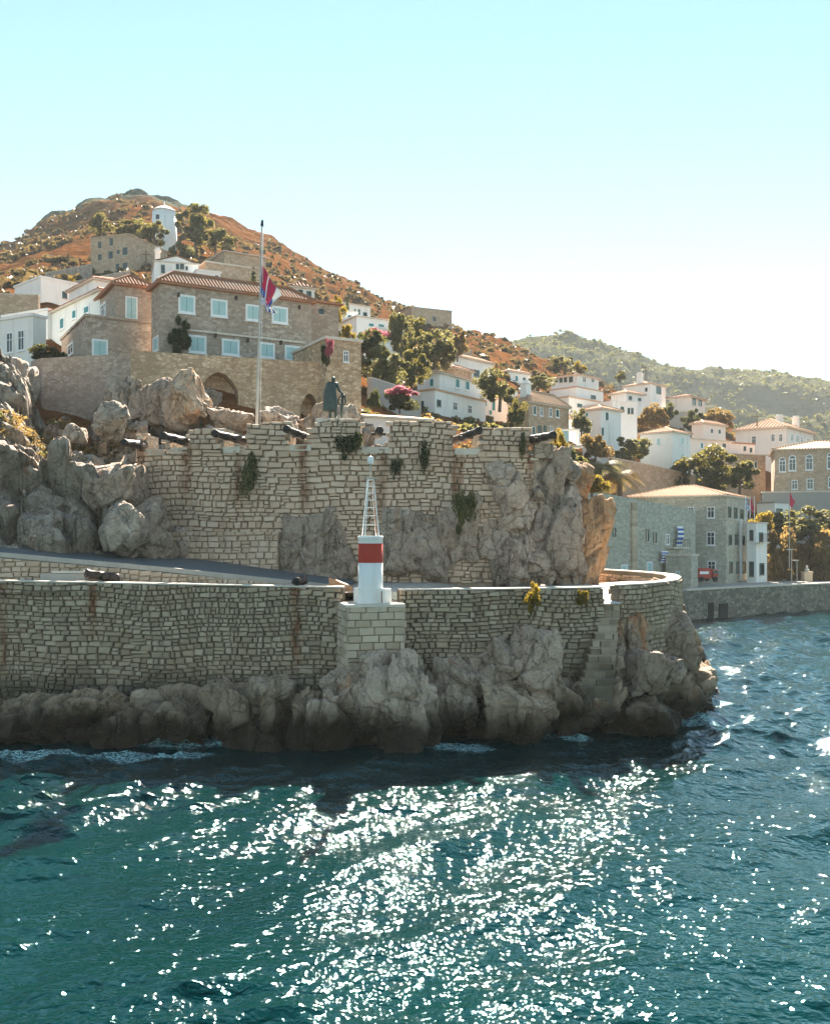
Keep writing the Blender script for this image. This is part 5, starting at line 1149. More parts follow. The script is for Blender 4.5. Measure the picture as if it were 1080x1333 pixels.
for px, py, wp, hp, style in ((785, 692, 4, 12, 'dark'), (799, 693, 4, 12, 'dark'), (842, 697, 4, 16, 'dark'), (852, 700, 4, 14, 'dark'), (868, 702, 5, 14, 'plain'), (812, 744, 8, 18, 'pale'), (845, 741, 7, 20, 'pale'), (882, 748, 6, 14, 'dark')):
    s = ray_on(ga, gd, px); q = ga+gd*s; wdt = abs(ray_on(ga, gd, px+wp/2)-ray_on(ga, gd, px-wp/2))
    window(gw, Vector((q.x, q.y, PZ(py, q.y))), gd, gn, wdt, hp*q.y/F, style, 105)
# low end block of that building
house('ticket_kiosk', 'small stone kiosk at the quay end of the grey-green building', 'house', 899, 104, 55, 866, 908, 724, 766, 'teal_stone', 'flat', 0, 'coping', [('L', 882, 750, 6, 13, 'pale')])
# quay
qf = [(22.8, 92), (PXW(893, 98), 98), (PXW(960, 104), 104), (PXW(1080, 113), 113), (PXW(1300, 130), 130), (150, 175)]
mb = MB()
for i in range(len(qf)-1):
    a, b = qf[i], qf[i+1]; mb.add([(a[0], a[1], -2), (b[0], b[1], -2), (b[0], b[1], 3.05), (a[0], a[1], 3.05)], [(0, 1, 2, 3)])
qu = mb.build('quay', M['quay_stone']); tag(qu, 'grey stone quay wall of the inner harbour', kind='structure')
back = [(150, 210), (60, 160), (36, 130), (20, 125), (12, 100)]
V = [(x, y, 3.06) for x, y in qf]+[(x, y, 3.06) for x, y in back]
mobj('quay_deck', V, [tuple(range(len(V)))], M['concrete'])['kind'] = 'structure'
mb = MB()
for i in range(1, len(qf)-1):
    a, b = Vector(qf[i]), Vector(qf[i+1]); d = (b-a).normalized(); n = Vector((-d.y, d.x)); mb.box((a.x-n.x*.08, a.y-n.y*.08, 3.064), (b.x-a.x, b.y-a.y, 0), (n.x*.9, n.y*.9, 0), (0, 0, .16))
mb.build('quay_kerb', M['coping'])['kind'] = 'structure'
for px, w, h in ((925, .9, 1.9), (941, 1.6, 1.7)):
    s = (px-893)/(960-893); a, b = Vector(qf[1]), Vector(qf[2]); k = (px-540)/F; d = (b-a).normalized(); t_ = ray_on(a, d, px); q = a+d*t_
    mb = MB(); mb.cbox((q.x-.02, q.y-.05, h/2-.2), w, .16, h, math.atan2(d.y, d.x)); mb.build('culvert', M['tyre'], qu)
# ------------------------------------------------------------------ vegetation
def crown_geo(kind, seed, n=2600):
    rs = np.random.RandomState(seed); nc = {'pine': 26, 'round': 30, 'cypress': 26, 'shrub': 24, 'hang': 9}[kind]
    u = rs.normal(size=(nc, 3)); u /= np.linalg.norm(u, axis=1, keepdims=True); r = rs.rand(nc, 1)**.45
    c = u*r
    if kind == 'pine': c[:, 2] = .56+.40*c[:, 2]*(1-.4*rs.rand(nc)); c[:, :2] *= .9; cr = .12+.22*rs.rand(nc)**1.4
    elif kind == 'round': c[:, 2] = .44+.44*c[:, 2]; c[:, :2] *= .84; c[:, 0] += .25*c[:, 2]*rs.normal(); cr = .12+.24*rs.rand(nc)**1.5
    elif kind == 'cypress':
        z = rs.rand(nc); c = np.stack([rs.normal(size=nc)*.25*(1-z), rs.normal(size=nc)*.25*(1-z), .06+z*.9], 1); cr = (.55*(1-z)+.12)
    elif kind == 'hang': c[:, 2] = -.42+.46*c[:, 2]; c[:, 0] *= .75; c[:, 1] *= .35; cr = .12+.26*rs.rand(nc)
    else: c[:, 2] = np.abs(c[:, 2])*.72+.06; c[:, :2] *= .85; cr = .12+.24*rs.rand(nc)**1.4
    k = rs.randint(0, nc, n); d = rs.normal(size=(n, 3)); d /= np.linalg.norm(d, axis=1, keepdims=True); d *= (rs.rand(n, 1)**.35)
    zs = {'pine': .45, 'round': .55, 'cypress': .14, 'shrub': .75, 'hang': .8}[kind]
    p = c[k]+d*cr[k][:, None]*np.array([1, 1, zs])
    if kind != 'hang': p[:, 2] = np.maximum(p[:, 2], .01)
    a = rs.normal(size=(n, 3)); a /= np.linalg.norm(a, axis=1, keepdims=True); b = np.cross(a, rs.normal(size=(n, 3))); b /= np.linalg.norm(b, axis=1, keepdims=True)
    s = (.030+.034*rs.rand(n, 1)); asp = np.array([1, 1, zs if kind != 'cypress' else .2])
    a *= asp; b *= asp
    V = np.stack([p-a*s*1.3, p-b*s*.8, p+a*s*1.3, p+b*s*.8], 1).reshape(-1, 3)
    tn = np.clip(.25+.5*rs.rand(nc)[k]+.3*(rs.rand(n)-.5), 0, 1)
    return V, np.repeat(tn, 4), c
_cg = {}
def crown_mesh(kind, var, mat):
    key = (kind, var, mat)
    if key not in _cg:
        V, tn, c = crown_geo(kind, 900+var*7+len(kind), 5200 if kind != 'hang' else 1500)
        o = numesh('crown', V, np.arange(len(V)).reshape(-1, 4), M[mat], None, False); tone(o, tn)
        me = o.data; bpy.data.objects.remove(o)
        mb = MB(); rs = random.Random(var)
        if kind in ('pine', 'round'):
            mb.tube([(0, 0, -.25), (.03, .02, .15), (.0, .03, .4), (.04, 0, .62)], [.075, .06, .045, .02], 8)
            for i in range(7):
                q = c[rs.randrange(len(c))]; mb.tube([(.01, .02, .2+.25*rs.random()), tuple(q*np.array([.5, .5, .8])), tuple(q)], [.035, .022, .008], 6, False)
        else: mb.tube([(0, 0, -.2), (0, 0, .3)], [.05, .03], 6)
        to = mb.build('trunk', M['bark']); tm = to.data; bpy.data.objects.remove(to)
        _cg[key] = (me, tm)
    return _cg[key]
TREES = []
def tree(name, label, px, py, D, wpx, hpx, kind, mat, var=0, group=None, z=None, cat='tree', sink=.3, dpt=1.0):
    me, tm = crown_mesh(kind, var, mat); x = PXW(px, D); k = D/F; zz = PZ(py, D) if z is None else z
    t = bpy.data.objects.new(name, None); col.objects.link(t); t.location = (x, D, zz); t.rotation_euler = (0, 0, rnd.random()*6.28)
    t.scale = (wpx*k/2, wpx*k/2*dpt, hpx*k); tag(t, label, cat, group)
    c = bpy.data.objects.new('crown' if kind in ('pine', 'round', 'cypress') else 'foliage', me); col.objects.link(c); c.parent = t
    if kind != 'hang':
        q = bpy.data.objects.new('trunk' if kind in ('pine', 'round', 'cypress') else 'stem', tm); col.objects.link(q); q.parent = t
    return t
G1, G2, G3 = 'trees around the windmill', 'trees between the hillside houses', 'trees by the harbour'
tree('pine_tree', 'tall dark pine beside the windmill', 254, 326, 192, 56, 64, 'pine', 'leaf_pine', 0, G1)
tree('pine_tree', 'golden-edged pine next to the tall dark one by the windmill', 281, 332, 186, 48, 38, 'pine', 'leaf_pine', 1, G1)
tree('pine_tree', 'low pine just in front of the windmill foot', 200, 326, 180, 52, 40, 'pine', 'leaf_pine', 2, G1)
tree('pine_tree', 'spreading pine between windmill and old bare mansion', 172, 312, 190, 46, 30, 'round', 'leaf_pine', 1, G1)
tree('pine_tree', 'lone pine on the slope behind the old bare mansion roof', 131, 306, 195, 34, 32, 'round', 'leaf_pine', 2, G1)
tree('shrub', 'golden bush beyond the pines by the windmill', 236, 333, 178, 34, 24, 'shrub', 'leaf_olive', 0, G1, None, 'bush')
tree('shrub', 'small golden bush by the stone wall under the old mansion', 94, 370, 140, 14, 12, 'shrub', 'leaf_gold', 0, None, None, 'bush')
tree('cypress_tree', 'dark cypress behind the ridge of the mansion roof', 330, 372, 120, 14, 26, 'cypress', 'leaf_dark', 0)
tree('cypress_tree', 'thin dark cypress in front of the hillside white house', 452, 404, 150, 8, 26, 'cypress', 'leaf_dark', 0)
for i, (px, py, D, w, h, kd, mt, v, lb) in enumerate([
  (438, 422, 104, 26, 40, 'round', 'leaf_gold', 0, 'yellow-green tree behind the far end of the mansion'),
  (430, 446, 92, 34, 34, 'round', 'leaf_olive', 1, 'olive tree growing above the stone annex'),
  (452, 446, 96, 24, 28, 'round', 'leaf_gold', 2, 'small yellow tree above the annex coping'),
  (470, 470, 100, 56, 44, 'round', 'leaf_dark', 3, 'dark leafy tree below the pink bougainvillea'),
  (500, 502, 98, 76, 60, 'round', 'leaf_olive', 0, 'big olive-green tree above the red-flowered bush'),
  (522, 462, 122, 40, 66, 'round', 'leaf_olive', 2, 'tall olive-green tree beside the flat-roofed white house'),
  (547, 455, 130, 56, 46, 'round', 'leaf_pine', 3, 'golden pine below the ridge ruin'),
  (566, 486, 124, 66, 62, 'round', 'leaf_olive', 1, 'brownish-green tree touching the white villa roof'),
  (536, 500, 112, 50, 54, 'round', 'leaf_pine', 0, 'green tree between the big olive tree and the villa'),
  (595, 462, 150, 36, 36, 'round', 'leaf_dry', 2, 'dry brown tree behind the pale-roofed white house'),
  (650, 524, 116, 62, 48, 'round', 'leaf_olive', 3, 'wide olive tree between the villa and the grey-brown stone house'),
  (672, 562, 112, 34, 46, 'round', 'leaf_pine', 1, 'dark tree against the corner of the grey-brown stone house'),
  (700, 506, 140, 44, 20, 'round', 'leaf_olive', 0, 'low tree row behind the stone house chimney'),
  (756, 566, 126, 36, 36, 'round', 'leaf_olive', 1, 'dark pine between the stone house and the slim white house'),
  (775, 594, 118, 50, 36, 'shrub', 'leaf_dry', 0, 'brown dry bush below the slim white house'),
  (820, 600, 134, 58, 36, 'round', 'leaf_olive', 2, 'flowering olive-green tree in front of the pale turquoise house'),
  (848, 556, 160, 48, 34, 'shrub', 'leaf_dry', 1, 'round golden-brown bush above the pale turquoise house'),
  (868, 545, 176, 34, 24, 'shrub', 'leaf_dark', 2, 'dark bush under the cream house'),
  (902, 562, 172, 34, 34, 'round', 'leaf_dark', 0, 'dark tree below the pink pergola house'),
  (935, 565, 180, 60, 34, 'round', 'leaf_dry', 3, 'bare brown trees beside the terrace walls'),
  (808, 497, 215, 18, 16, 'round', 'leaf_pine', 1, 'small lone pine on the ridge above the cream house'),
  (735, 482, 225, 40, 22, 'round', 'leaf_pine', 2, 'scrubby pines on the ridge above the stepped white house'),
  (755, 486, 220, 24, 18, 'round', 'leaf_gold', 3, 'yellowish ridge tree next to the scrubby pines'),
  (745, 620, 84, 60, 44, 'shrub', 'leaf_dark', 1, 'dark shrubbery on the slope behind the rock outcrop'),
  (770, 640, 88, 60, 34, 'shrub', 'leaf_gold', 2, 'bright yellow bush at the foot of the palms'),
  (728, 590, 74, 26, 34, 'shrub', 'leaf_gold', 1, 'yellow bush growing beside the outcrop cannon'),
  ]):
    nm = 'shrub' if kd == 'shrub' else 'tree'
    tree(nm, lb, px, py, D, w, h, kd, mt, v, G2, None, 'bush' if kd == 'shrub' else 'tree')
for (px, py, D, w, h, kd, mt, v, lb) in [
  (930, 650, 132, 96, 72, 'pine', 'leaf_pine', 0, 'large layered pine behind the harbour office roof'),
  (962, 648, 130, 66, 50, 'pine', 'leaf_pine', 2, 'lower pine beside the large one behind the harbour office'),
  (880, 634, 136, 50, 36, 'shrub', 'leaf_pine', 1, 'bush at the end of the long brown garden wall'),
  (1055, 708, 128, 90, 52, 'round', 'leaf_olive', 1, 'golden-lit tree below the grey harbour terrace'),
  (1020, 712, 130, 40, 56, 'round', 'leaf_dark', 2, 'dark tree beside the white shed'),
  (1012, 758, 122, 56, 88, 'shrub', 'leaf_dry', 0, 'big brown tamarisk beside the entrance block'),
  (1062, 758, 124, 86, 80, 'shrub', 'leaf_dry', 2, 'widest brown tamarisk behind the bust on the quay'),
  (1105, 758, 126, 60, 84, 'shrub', 'leaf_dry', 1, 'brown tamarisk farther along the quay past the bust'),
  (992, 690, 128, 38, 30, 'shrub', 'leaf_gold', 0, 'yellow bush just above the entrance block roof')]:
    tree('tamarisk' if 'tamarisk' in lb else ('shrub' if kd == 'shrub' else 'pine_tree' if kd == 'pine' else 'tree'), lb, px, py, D, w, h, kd, mt, v, G3, None, 'bush' if kd == 'shrub' and 'tamarisk' not in lb else 'tree')
# bougainvillea and creepers
tree('bougainvillea', 'pink bougainvillea in front of the band of teal shutters', 490, 440, 122, 40, 16, 'shrub', 'leaf_pink', 0, None, None, 'bush')
tree('flowering_bush', 'green bush with red-pink flowers below the big olive tree', 520, 532, 92, 52, 32, 'shrub', 'leaf_dark', 0, None, None, 'bush')
tree('bougainvillea', 'red-pink flower heads spilling over the green bush', 522, 514, 91, 46, 14, 'shrub', 'leaf_pink', 1, None, None, 'bush')
tree('bougainvillea', 'pink bougainvillea climbing the corner of the stone annex', 428, 464, 71.5, 14, 28, 'round', 'leaf_pink', 2, None, None, 'bush')
tree('creeper', 'dark creeper hanging in the gap between mansion and annex', 424, 476, 72.2, 14, 34, 'round', 'leaf_dark', 2, None, None, 'plant')
tree('creeper', 'dark ivy clump climbing the mansion wall between shutters', 235, 464, 75.4, 36, 56, 'round', 'leaf_dark', 1, None, None, 'plant')
tree('shrub', 'dark green shrub on the cliff edge under the blue-windowed house', 62, 468, 76, 54, 22, 'shrub', 'leaf_dark', 0, None, None, 'bush')
tree('shrub', 'dark hedge between the annex and the white cottage', 486, 530, 70, 24, 26, 'shrub', 'leaf_dark', 1, None, None, 'bush')
for (px, py, D, w, h, mt, v, lb) in [(323, 590, 52.1, 48, 54, 'leaf_olive', 0, 'round green caper plant hanging on the battery wall'), (455, 564, 51.8, 48, 40, 'leaf_dark', 1, 'dark caper plant hanging beside the statue merlon'), (552, 574, 52.0, 24, 40, 'leaf_dark', 0, 'slim dark caper plant on the merlon beyond the statue'), (605, 640, 50.9, 50, 66, 'leaf_olive', 1, 'long trailing green plant hanging over the cracked boulder'), (680, 562, 53.1, 16, 34, 'leaf_olive', 0, 'small tuft hanging at the last merlon'), (516, 596, 52.0, 16, 34, 'leaf_dark', 1, 'dark tuft rooted in the battery wall under the end-on gun')]:
    tree('caper_plant', lb, px, py, D, w, h, 'hang', mt, v, 'plants hanging on the battery wall', None, 'plant')
tree('wall_plant', 'yellow-flowered bush growing out of the sea wall', 695, 797, 41.6, 42, 42, 'round', 'leaf_gold', 1, 'plants on the sea wall', None, 'plant', 0, .5)
tree('wall_plant', 'small yellow-green tuft on the sea wall by the stairs', 757, 788, 42.5, 24, 24, 'round', 'leaf_gold', 2, 'plants on the sea wall', None, 'plant', 0, .5)
# palms
def palm(label, px, py, D, hpx, seed, mat):
    rs = random.Random(seed); k = D/F; b = P(px, py, D); H = hpx*k*.62; t = thing('palm_tree', label, 'palm', b, 'palms behind the outcrop')
    MB().tube([b-Vector((0, 0, 1)), b+Vector((.1, 0, H*.5)), b+Vector((0, 0, H))], [.34, .30, .26], 10).build('trunk', M['bark'], t)
    V, T = [], []
    for i in range(52):
        a = rs.random()*6.28; L = hpx*k*(.40+.18*rs.random()); up = rs.uniform(-.25, 1.0); pts = []
        for j in range(9):
            s = j/8; pts.append(b+Vector((math.cos(a)*L*s*math.cos(up*.6), math.sin(a)*L*s*math.cos(up*.6), H+L*(up*.75*s-.75*s*s))))
        side = Vector((-math.sin(a), math.cos(a), 0))
        for j in range(8):
            for q in range(3):
                p = pts[j].lerp(pts[j+1], q/3); nx = pts[j].lerp(pts[j+1], (q+.55)/3); wl = L*.22*math.sin(math.pi*min(1, (j+q/3+1)/9.5))
                for sg in (-1, 1):
                    tip = p+side*sg*wl+(pts[j+1]-pts[j])*.7-Vector((0, 0, wl*.55)); V += [p, nx, tip]; T += [rs.random()]*3
    o = mobj('crown', V, [(i, i+1, i+2) for i in range(0, len(V), 3)], M[mat], t); tone(o, T)
palm('shaggy green palm on the slope behind the outcrop', 780, 660, 116, 84, 3, 'leaf_olive')
palm('dry brown-fronded palm beside the green palm', 806, 664, 117, 74, 5, 'leaf_dry')

# ------------------------------------------------------------------ windmill
wmb = P(214, 312, 200); wm = thing('windmill', 'white round windmill tower with conical cap near the summit pines', 'windmill', wmb); r = 16*200/F; Hh = 36*200/F
lathe(MB(), wmb, [(r*1.02, -3), (r, 0), (r*.96, Hh)], 28).build('tower', M['white'], wm, True)
lathe(MB(), wmb, [(r*1.06, Hh), (r*.55, Hh+.9), (.1, Hh+1.5)], 28).build('cap', M['white'], wm, True)
MB().tube([wmb+Vector((0, 0, Hh+1.4)), wmb+Vector((0, 0, Hh+2.3))], .12, 6).build('finial', M['white'], wm)
mb = MB(); mb.cbox(wmb+Vector((-r*.3, -r*.92, Hh*.7)), .7, .3, .9); mb.build('window', M['glass_dark'], wm)

# ------------------------------------------------------------------ bronze statue
def statue():
    D = 54.4; b = P(433, 546, D); S = 58*D/F/1.80
    t = thing('bronze_statue', 'dark bronze statue of a cloaked standing man leaning on a tiller', 'statue', b)
    J = {'pel': (0, 0, .95), 'sp1': (0, 0, 1.15), 'ch': (.0, .01, 1.36), 'nk': (.015, 0, 1.50), 'hd': (.03, -.01, 1.60), 'tp': (.03, 0, 1.74),
         'sl': (-.17, .02, 1.43), 'el': (-.22, .05, 1.15), 'wl': (-.14, -.10, .98), 'hl': (-.10, -.14, .93),
         'sr': (.17, 0, 1.43), 'er': (.26, -.04, 1.17), 'wr': (.40, -.10, 1.04), 'hr': (.45, -.11, .99),
         'pl': (-.09, 0, .90), 'kl': (-.10, -.02, .50), 'al': (-.11, .03, .09), 'fl': (-.13, -.13, .03),
         'prr': (.09, 0, .90), 'kr': (.13, -.06, .50), 'ar': (.12, 0, .09), 'fr': (.18, -.15, .03)}
    R = {'pel': .15, 'sp1': .145, 'ch': .165, 'nk': .062, 'hd': .095, 'tp': .08, 'sl': .085, 'el': .06, 'wl': .045, 'hl': .045, 'sr': .085, 'er': .06, 'wr': .045, 'hr': .045, 'pl': .10, 'kl': .075, 'al': .055, 'fl': .045, 'prr': .10, 'kr': .075, 'ar': .055, 'fr': .045}
    E = [('pel', 'sp1'), ('sp1', 'ch'), ('ch', 'nk'), ('nk', 'hd'), ('hd', 'tp'), ('ch', 'sl'), ('sl', 'el'), ('el', 'wl'), ('wl', 'hl'), ('ch', 'sr'), ('sr', 'er'), ('er', 'wr'), ('wr', 'hr'), ('pel', 'pl'), ('pl', 'kl'), ('kl', 'al'), ('al', 'fl'), ('pel', 'prr'), ('prr', 'kr'), ('kr', 'ar'), ('ar', 'fr')]
    names = list(J); me = bpy.data.meshes.new('body'); me.from_pydata([Vector(J[n])*S+b for n in names], [(names.index(a), names.index(c)) for a, c in E], []); me.materials.append(M['bronze'])
    o = bpy.data.objects.new('body', me); col.objects.link(o); setpar(o, t)
    m = o.modifiers.new('skin', 'SKIN'); 
    for i, n in enumerate(names):
        v = me.skin_vertices[0].data[i]; v.radius = (R[n]*S, R[n]*S); v.use_root = (n == 'pel')
    m.use_smooth_shade = True; s2 = o.modifiers.new('sub', 'SUBSURF'); s2.levels = 2; s2.render_levels = 2
    # cloak: curved sheet from the shoulders to mid-calf, worn over the back and left side
    nu, nv = 22, 16; V = []
    for i in range(nu):
        a = math.radians(-10+250*i/(nu-1))
        for j in range(nv):
            q = j/(nv-1); z = 1.50-1.18*q; rr = .17+.10*min(1, q*3)+.05*q+.018*math.sin(i*1.9)*q
            x = -.05+rr*1.0*-math.sin(a-.4)*1.0; y = .03+rr*.85*math.cos(a-.4)
            V.append(b+Vector((x, y, z))*S)
    cl = mobj('cloak', V, [tuple(int(w) for w in f) for f in grid_faces(nu, nv)], M['bronze'], t, True)
    so = cl.modifiers.new('thick', 'SOLIDIFY'); so.thickness = .03*S
    mb = MB(); mb.tube([b+Vector((.36, -.06, 0))*S, b+Vector((.38, -.08, .55))*S, b+Vector((.42, -.10, .98))*S], [.05*S, .06*S, .05*S], 10); mb.build('tiller_post', M['bronze'], t, True)
    mb = MB(); c0 = b+Vector((.38, -.09, .74))*S; ring = [c0+Vector((math.cos(g)*.15, -.02, math.sin(g)*.20))*S for g in [2*math.pi*i/16 for i in range(17)]]; mb.tube(ring, .035*S, 8, False); mb.build('rope_coil', M['bronze'], t, True)
    mb = MB(); mb.tube([b+Vector((.34, -.10, 1.02))*S, b+Vector((.56, -.12, .92))*S], [.03*S, .025*S], 8); mb.build('tiller_arm', M['bronze'], t, True)
    mb = MB(); mb.cbox(b+Vector((.1, 0, -.14)), 2.0, 1.2, .30); mb.build('plinth', M['coping'], t)
statue()

# ------------------------------------------------------------------ flagpole with drooping flag
fb = P(333, 553, 57); ft = P(341, 294, 57.6); fb.z = 13.3
fp = thing('flagpole', 'tall slender white flagpole rising from the battery terrace', 'flagpole', fb)
ax = (ft-fb)
MB().tube([fb, fb+ax*.25, fb+ax*.62, ft], [.11, .085, .065, .05], 12).build('pole', M['pole_grey'], fp, True)
MB().tube([ft, ft+Vector((.02, 0, .35))], [.10, .07], 10).build('truck', M['iron'], fp, True)
MB().tube([fb+ax*.08+Vector((.22, -.06, 0)), fb+ax*.5+Vector((.17, -.05, 0)), fb+ax*.97+Vector((.1, 0, 0))], .012, 5).build('halyard', M['flag_white'], fp)
mb = MB(); mb.cbox(fb+Vector((.35, -.1, .6)), .18, .18, 1.2); mb.build('cleat_post', M['iron'], fp)
def flag(name, label, hoist_top, hoist_bot, drop, reach, mats, nu=22, nv=12, fold=.10, parent=None, bands=None):
    V, Fc, mi = [], [], []
    a, b = Vector(hoist_top), Vector(hoist_bot)
    for i in range(nu):
        u = i/(nu-1)
        for j in range(nv):
            v = j/(nv-1); p = a.lerp(b, v)
            V.append(p+Vector((reach*(u*(1-.55*v)+.12*math.sin(u*9+v*3)*u), fold*math.sin(u*14+v*2.5)*min(1, u*4), -drop*(u**1.15)*(1-.35*v)-.05*math.sin(u*11)*u)))
    g = grid_faces(nu, nv); o = mobj(name, V, [tuple(int(w) for w in f) for f in g], None, parent, True)
    for m in mats: o.data.materials.append(M[m])
    for k, f in enumerate(o.data.polygons):
        i, j = k//(nv-1), k % (nv-1); f.material_index = bands(i/(nu-2), j/(nv-2))
    if label: tag(o, label, 'flag', None)
    return o
hp = lambda py: fb+ax*((PZ(py, 57.3)-fb.z)/ax.z)
flag('flag', 'limp red, blue and white flag drooping from the tall flagpole', hp(342), hp(378), 1.9, 1.15, ['flag_red', 'flag_blue', 'flag_white'], bands=lambda u, v: (1 if (u < .45 and v > .7) else 2 if .40 < u < .47 else 0) if u < .78 else (2 if v < .6 else 1))
flag('flag_tail', None, hp(386)+Vector((.05, 0, 0)), hp(392)+Vector((.05, 0, 0)), 1.0, .95, ['flag_white', 'flag_blue'], parent=bpy.data.objects['flag'], bands=lambda u, v: int(v*5) % 2)

# ------------------------------------------------------------------ quayside things
def pole(label, px, py, D, hpx, r=.05, mat='pole_grey', name='flagpole', cat='flagpole', group=None, tilt=0):
    b = P(px, py, D); t = thing(name, label, cat, b, group); MB().tube([b, b+Vector((tilt, 0, hpx*D/F))], [r, r*.7], 8).build('shaft', M[mat], t); return t, b+Vector((tilt, 0, hpx*D/F))
k = 110/F
for px, m1, m2, lb in ((970, 'flag_white', 'flag_blue', 'blue and white flag hanging at the harbour office corner'), (976, 'flag_red', 'flag_white', 'red flag hanging next to the blue and white one')):
    t, tp = pole('short flagpole carrying the ' + ('blue and white' if px == 970 else 'plain red') + ' flag at the harbour office', px, 678, 111, 33, .05, 'white_paint')
    flag('flag', lb, tp-Vector((-.05, 0, .15)), tp-Vector((-.05, 0, 1.2)), 1.5, .45, [m1, m2], 12, 8, .06, None, (lambda u, v: int(v*7+u*5) % 2) if px == 970 else (lambda u, v: 0))
pole('bare white flagpole beside the red flag', 981.5, 678, 111, 32, .05, 'white_paint')
t, tp = pole('tall thin pole with a red pennant in the harbour trees', 1027, 740, 119, 118, .06, 'pole_grey')
flag('flag', 'red pennant hanging among the harbour trees', tp-Vector((0, 0, 1.7)), tp-Vector((0, 0, 3.2)), 1.4, .7, ['flag_red'], 10, 6, .05, None, lambda u, v: 0)
# hanging striped banners on the grey-green building
for px, py, w, h, lb in ((880, 698, 6, 26, 'long blue and white striped banner hanging on the grey-green building'), (860, 725, 7, 15, 'small blue striped flag on the grey-green building beside the doors')):
    a = gpt(px-w/2, py-h/2, .35); b = gpt(px+w/2, py-h/2, .5); V = []; Fc = []
    nn = 9
    for i in range(nn+1):
        q = i/nn; sag = Vector((.12*math.sin(q*4), -.06*math.sin(q*6), 0)); V += [a+sag-Vector((0, 0, h*a.y/F*q)), b+sag-Vector((0, 0, h*a.y/F*q))]
    o = mobj('banner', V, [(2*i, 2*i+1, 2*i+3, 2*i+2) for i in range(nn)], None); o.data.materials.append(M['flag_white']); o.data.materials.append(M['flag_blue'])
    for f in o.data.polygons: f.material_index = f.index % 2
    so = o.modifiers.new('thick', 'SOLIDIFY'); so.thickness = .02; tag(o, lb, 'flag')
# balcony on that building
bl = thing('balcony', 'iron balcony on the grey-green building behind the long banner', 'balcony', gpt(876, 714, 0))
a = gpt(867, 714, 0); b = gpt(888, 714, 0); n3 = Vector((gn.x, gn.y, 0))
MB().box(a, b-a, n3*.9, (0, 0, .15)).build('slab', M['coping'], bl)
mb = MB()
for i in range(10): p = a.lerp(b, i/9)+n3*.85; mb.tube([p, p+Vector((0, 0, 1))], .025, 5)
mb.tube([a+n3*.85+Vector((0, 0, 1)), b+n3*.85+Vector((0, 0, 1))], .03, 5); mb.build('railing', M['iron'], bl)
# red utility truck
def truck(label, px, py, D, yaw):
    b = P(px, py, D); t = thing('utility_truck', label, 'truck', b); R_ = Matrix.Rotation(yaw, 3, 'Z')
    def bx(x0, x1, y0, y1, z0, z1, nm, mt, bev=.06):
        bm = bmesh.new(); bmesh.ops.create_cube(bm, size=1)
        for v in bm.verts: v.co = Vector((x0+(v.co.x+.5)*(x1-x0), y0+(v.co.y+.5)*(y1-y0), z0+(v.co.z+.5)*(z1-z0)))
        bmesh.ops.bevel(bm, geom=bm.edges[:], offset=bev, segments=2, affect='EDGES')
        for v in bm.verts: v.co = R_@v.co+b
        me = bpy.data.meshes.new(nm); bm.to_mesh(me); bm.free(); me.materials.append(M[mt]); o = bpy.data.objects.new(nm, me); col.objects.link(o); setpar(o, t)
    bx(-1.0, .75, -.75, .75, .35, 1.5, 'cargo_box', 'red_paint'); bx(.8, 1.75, -.75, .75, .35, 1.35, 'cab', 'red_paint', .18)
    bx(.95, 1.6, -.765, -.70, .85, 1.22, 'side_window', 'glass_dark', .02); bx(1.70, 1.765, -.6, .6, .8, 1.2, 'windscreen', 'glass_dark', .02); bx(-.8, .4, -.765, -.73, .85, 1.15, 'side_panel', 'white_paint', .01)
    for x in (-.6, 1.25):
        for y in (-.72, .72):
            c = R_@Vector((x, y, .3))+b; d = R_@Vector((0, .1, 0)); MB().tube([c-d, c+d], .3, 14).build('wheel', M['tyre'], t)
truck('small red utility truck parked by the harbour office', 913, 757, 107, math.radians(20))
# bust on pedestal, street lamps
bp = P(1050, 757, 117); bu = thing('bust_monument', 'small grey bust on a square stone pedestal on the quay', 'monument', bp)
MB().cbox(bp+Vector((0, 0, .55)), 1.0, .9, 1.1).cbox(bp+Vector((0, 0, 1.14)), 1.15, 1.05, .12).build('pedestal', M['pedestal_stone'], bu)
lathe(MB(), bp+Vector((0, 0, 1.2)), [(.16, 0), (.30, .18), (.26, .32), (.10, .40), (.13, .50), (.15, .62), (.10, .76), (.02, .80)], 16).build('bust', M['coping'], bu, True)
for px, h, lb in ((1030, 44, 'single-arm street lamp in front of the brown tamarisk'), (1037, 30, 'short lamp post next to the single-arm street lamp')):
    t, tp = pole(lb, px, 760, 116, h, .06, 'pole_grey', 'street_lamp', 'lamp', None)
    mb = MB(); mb.cbox(tp+Vector((-.2, 0, .05)), .8, .25, .1); mb.build('lamp_head', M['coping'], t)
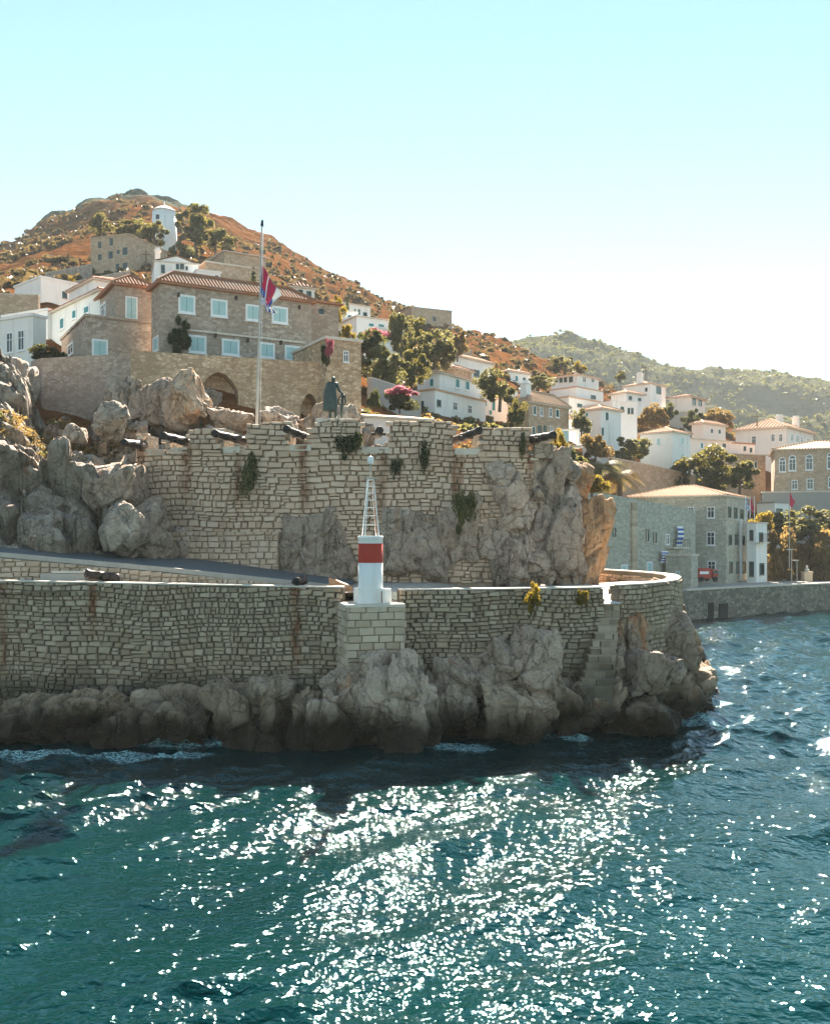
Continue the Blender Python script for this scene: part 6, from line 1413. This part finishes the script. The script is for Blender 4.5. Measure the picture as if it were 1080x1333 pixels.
for px, py, D, h, lb in ((693, 512, 150, 42, 'wooden utility pole behind the stone house chimney'), (985, 560, 172, 22, 'thick wooden pole beside the pink-white villa'), (840, 505, 205, 30, 'thin antenna pole behind the cream house'), (516, 445, 124, 46, 'wooden utility pole among the trees below the ruin'), (190, 352, 150, 26, 'dark utility pole in front of the old bare mansion')):
    t, tp = pole(lb, px, py, D, h, .13, 'bark', 'utility_pole', 'pole')
    mb = MB(); mb.cbox(tp-Vector((0, 0, .6)), 1.3, .12, .12); mb.build('crossarm', M['bark'], t)
# white pergola frame beside the outcrop
pg = thing('glass_porch', 'white-framed glass porch beyond the outcrop cannon', 'porch', P(742, 580, 96))
b = P(729, 580, 96)
for dx in (0, 1.9):
    for dy in (0, 1.4): MB().tube([b+Vector((dx, dy, 0)), b+Vector((dx, dy, 1.6))], .05, 6).build('post', M['white_paint'], pg)
mb = MB(); mb.box(b+Vector((-.1, -.1, 1.6)), (2.1, 0, 0), (0, 1.6, 0), (0, 0, .08)); mb.build('canopy', M['white_paint'], pg)
mb = MB(); mb.box(b+Vector((-.2, -.2, -.2)), (2.3, 0, 0), (0, 1.8, 0), (0, 0, .2)); mb.build('floor_slab', M['coping'], pg)
mb = MB(); mb.box(b+Vector((.15, .02, .1)), (.7, 0, 0), (0, .03, 0), (0, 0, 1.4)); mb.build('pane', M['pale_shutter'], pg)

# ------------------------------------------------------------------ air
HAZE = True
if HAZE:
    t = bpy.data.materials.new('haze'); t.use_nodes = True; nt = t.node_tree; nt.nodes.clear()
    out = nt.nodes.new('ShaderNodeOutputMaterial'); v = nt.nodes.new('ShaderNodeVolumePrincipled')
    v.inputs['Color'].default_value = (.86, .93, .95, 1); v.inputs['Density'].default_value = .00013; v.inputs['Anisotropy'].default_value = .15
    nt.links.new(v.outputs[0], out.inputs['Volume'])
    mb = MB(); mb.box((-6500, -3300, -8), (13000, 0, 0), (0, 13000, 0), (0, 0, 152)); hz = mb.build('haze', t); tag(hz, 'thin sea haze over the bay', None, None, 'stuff')
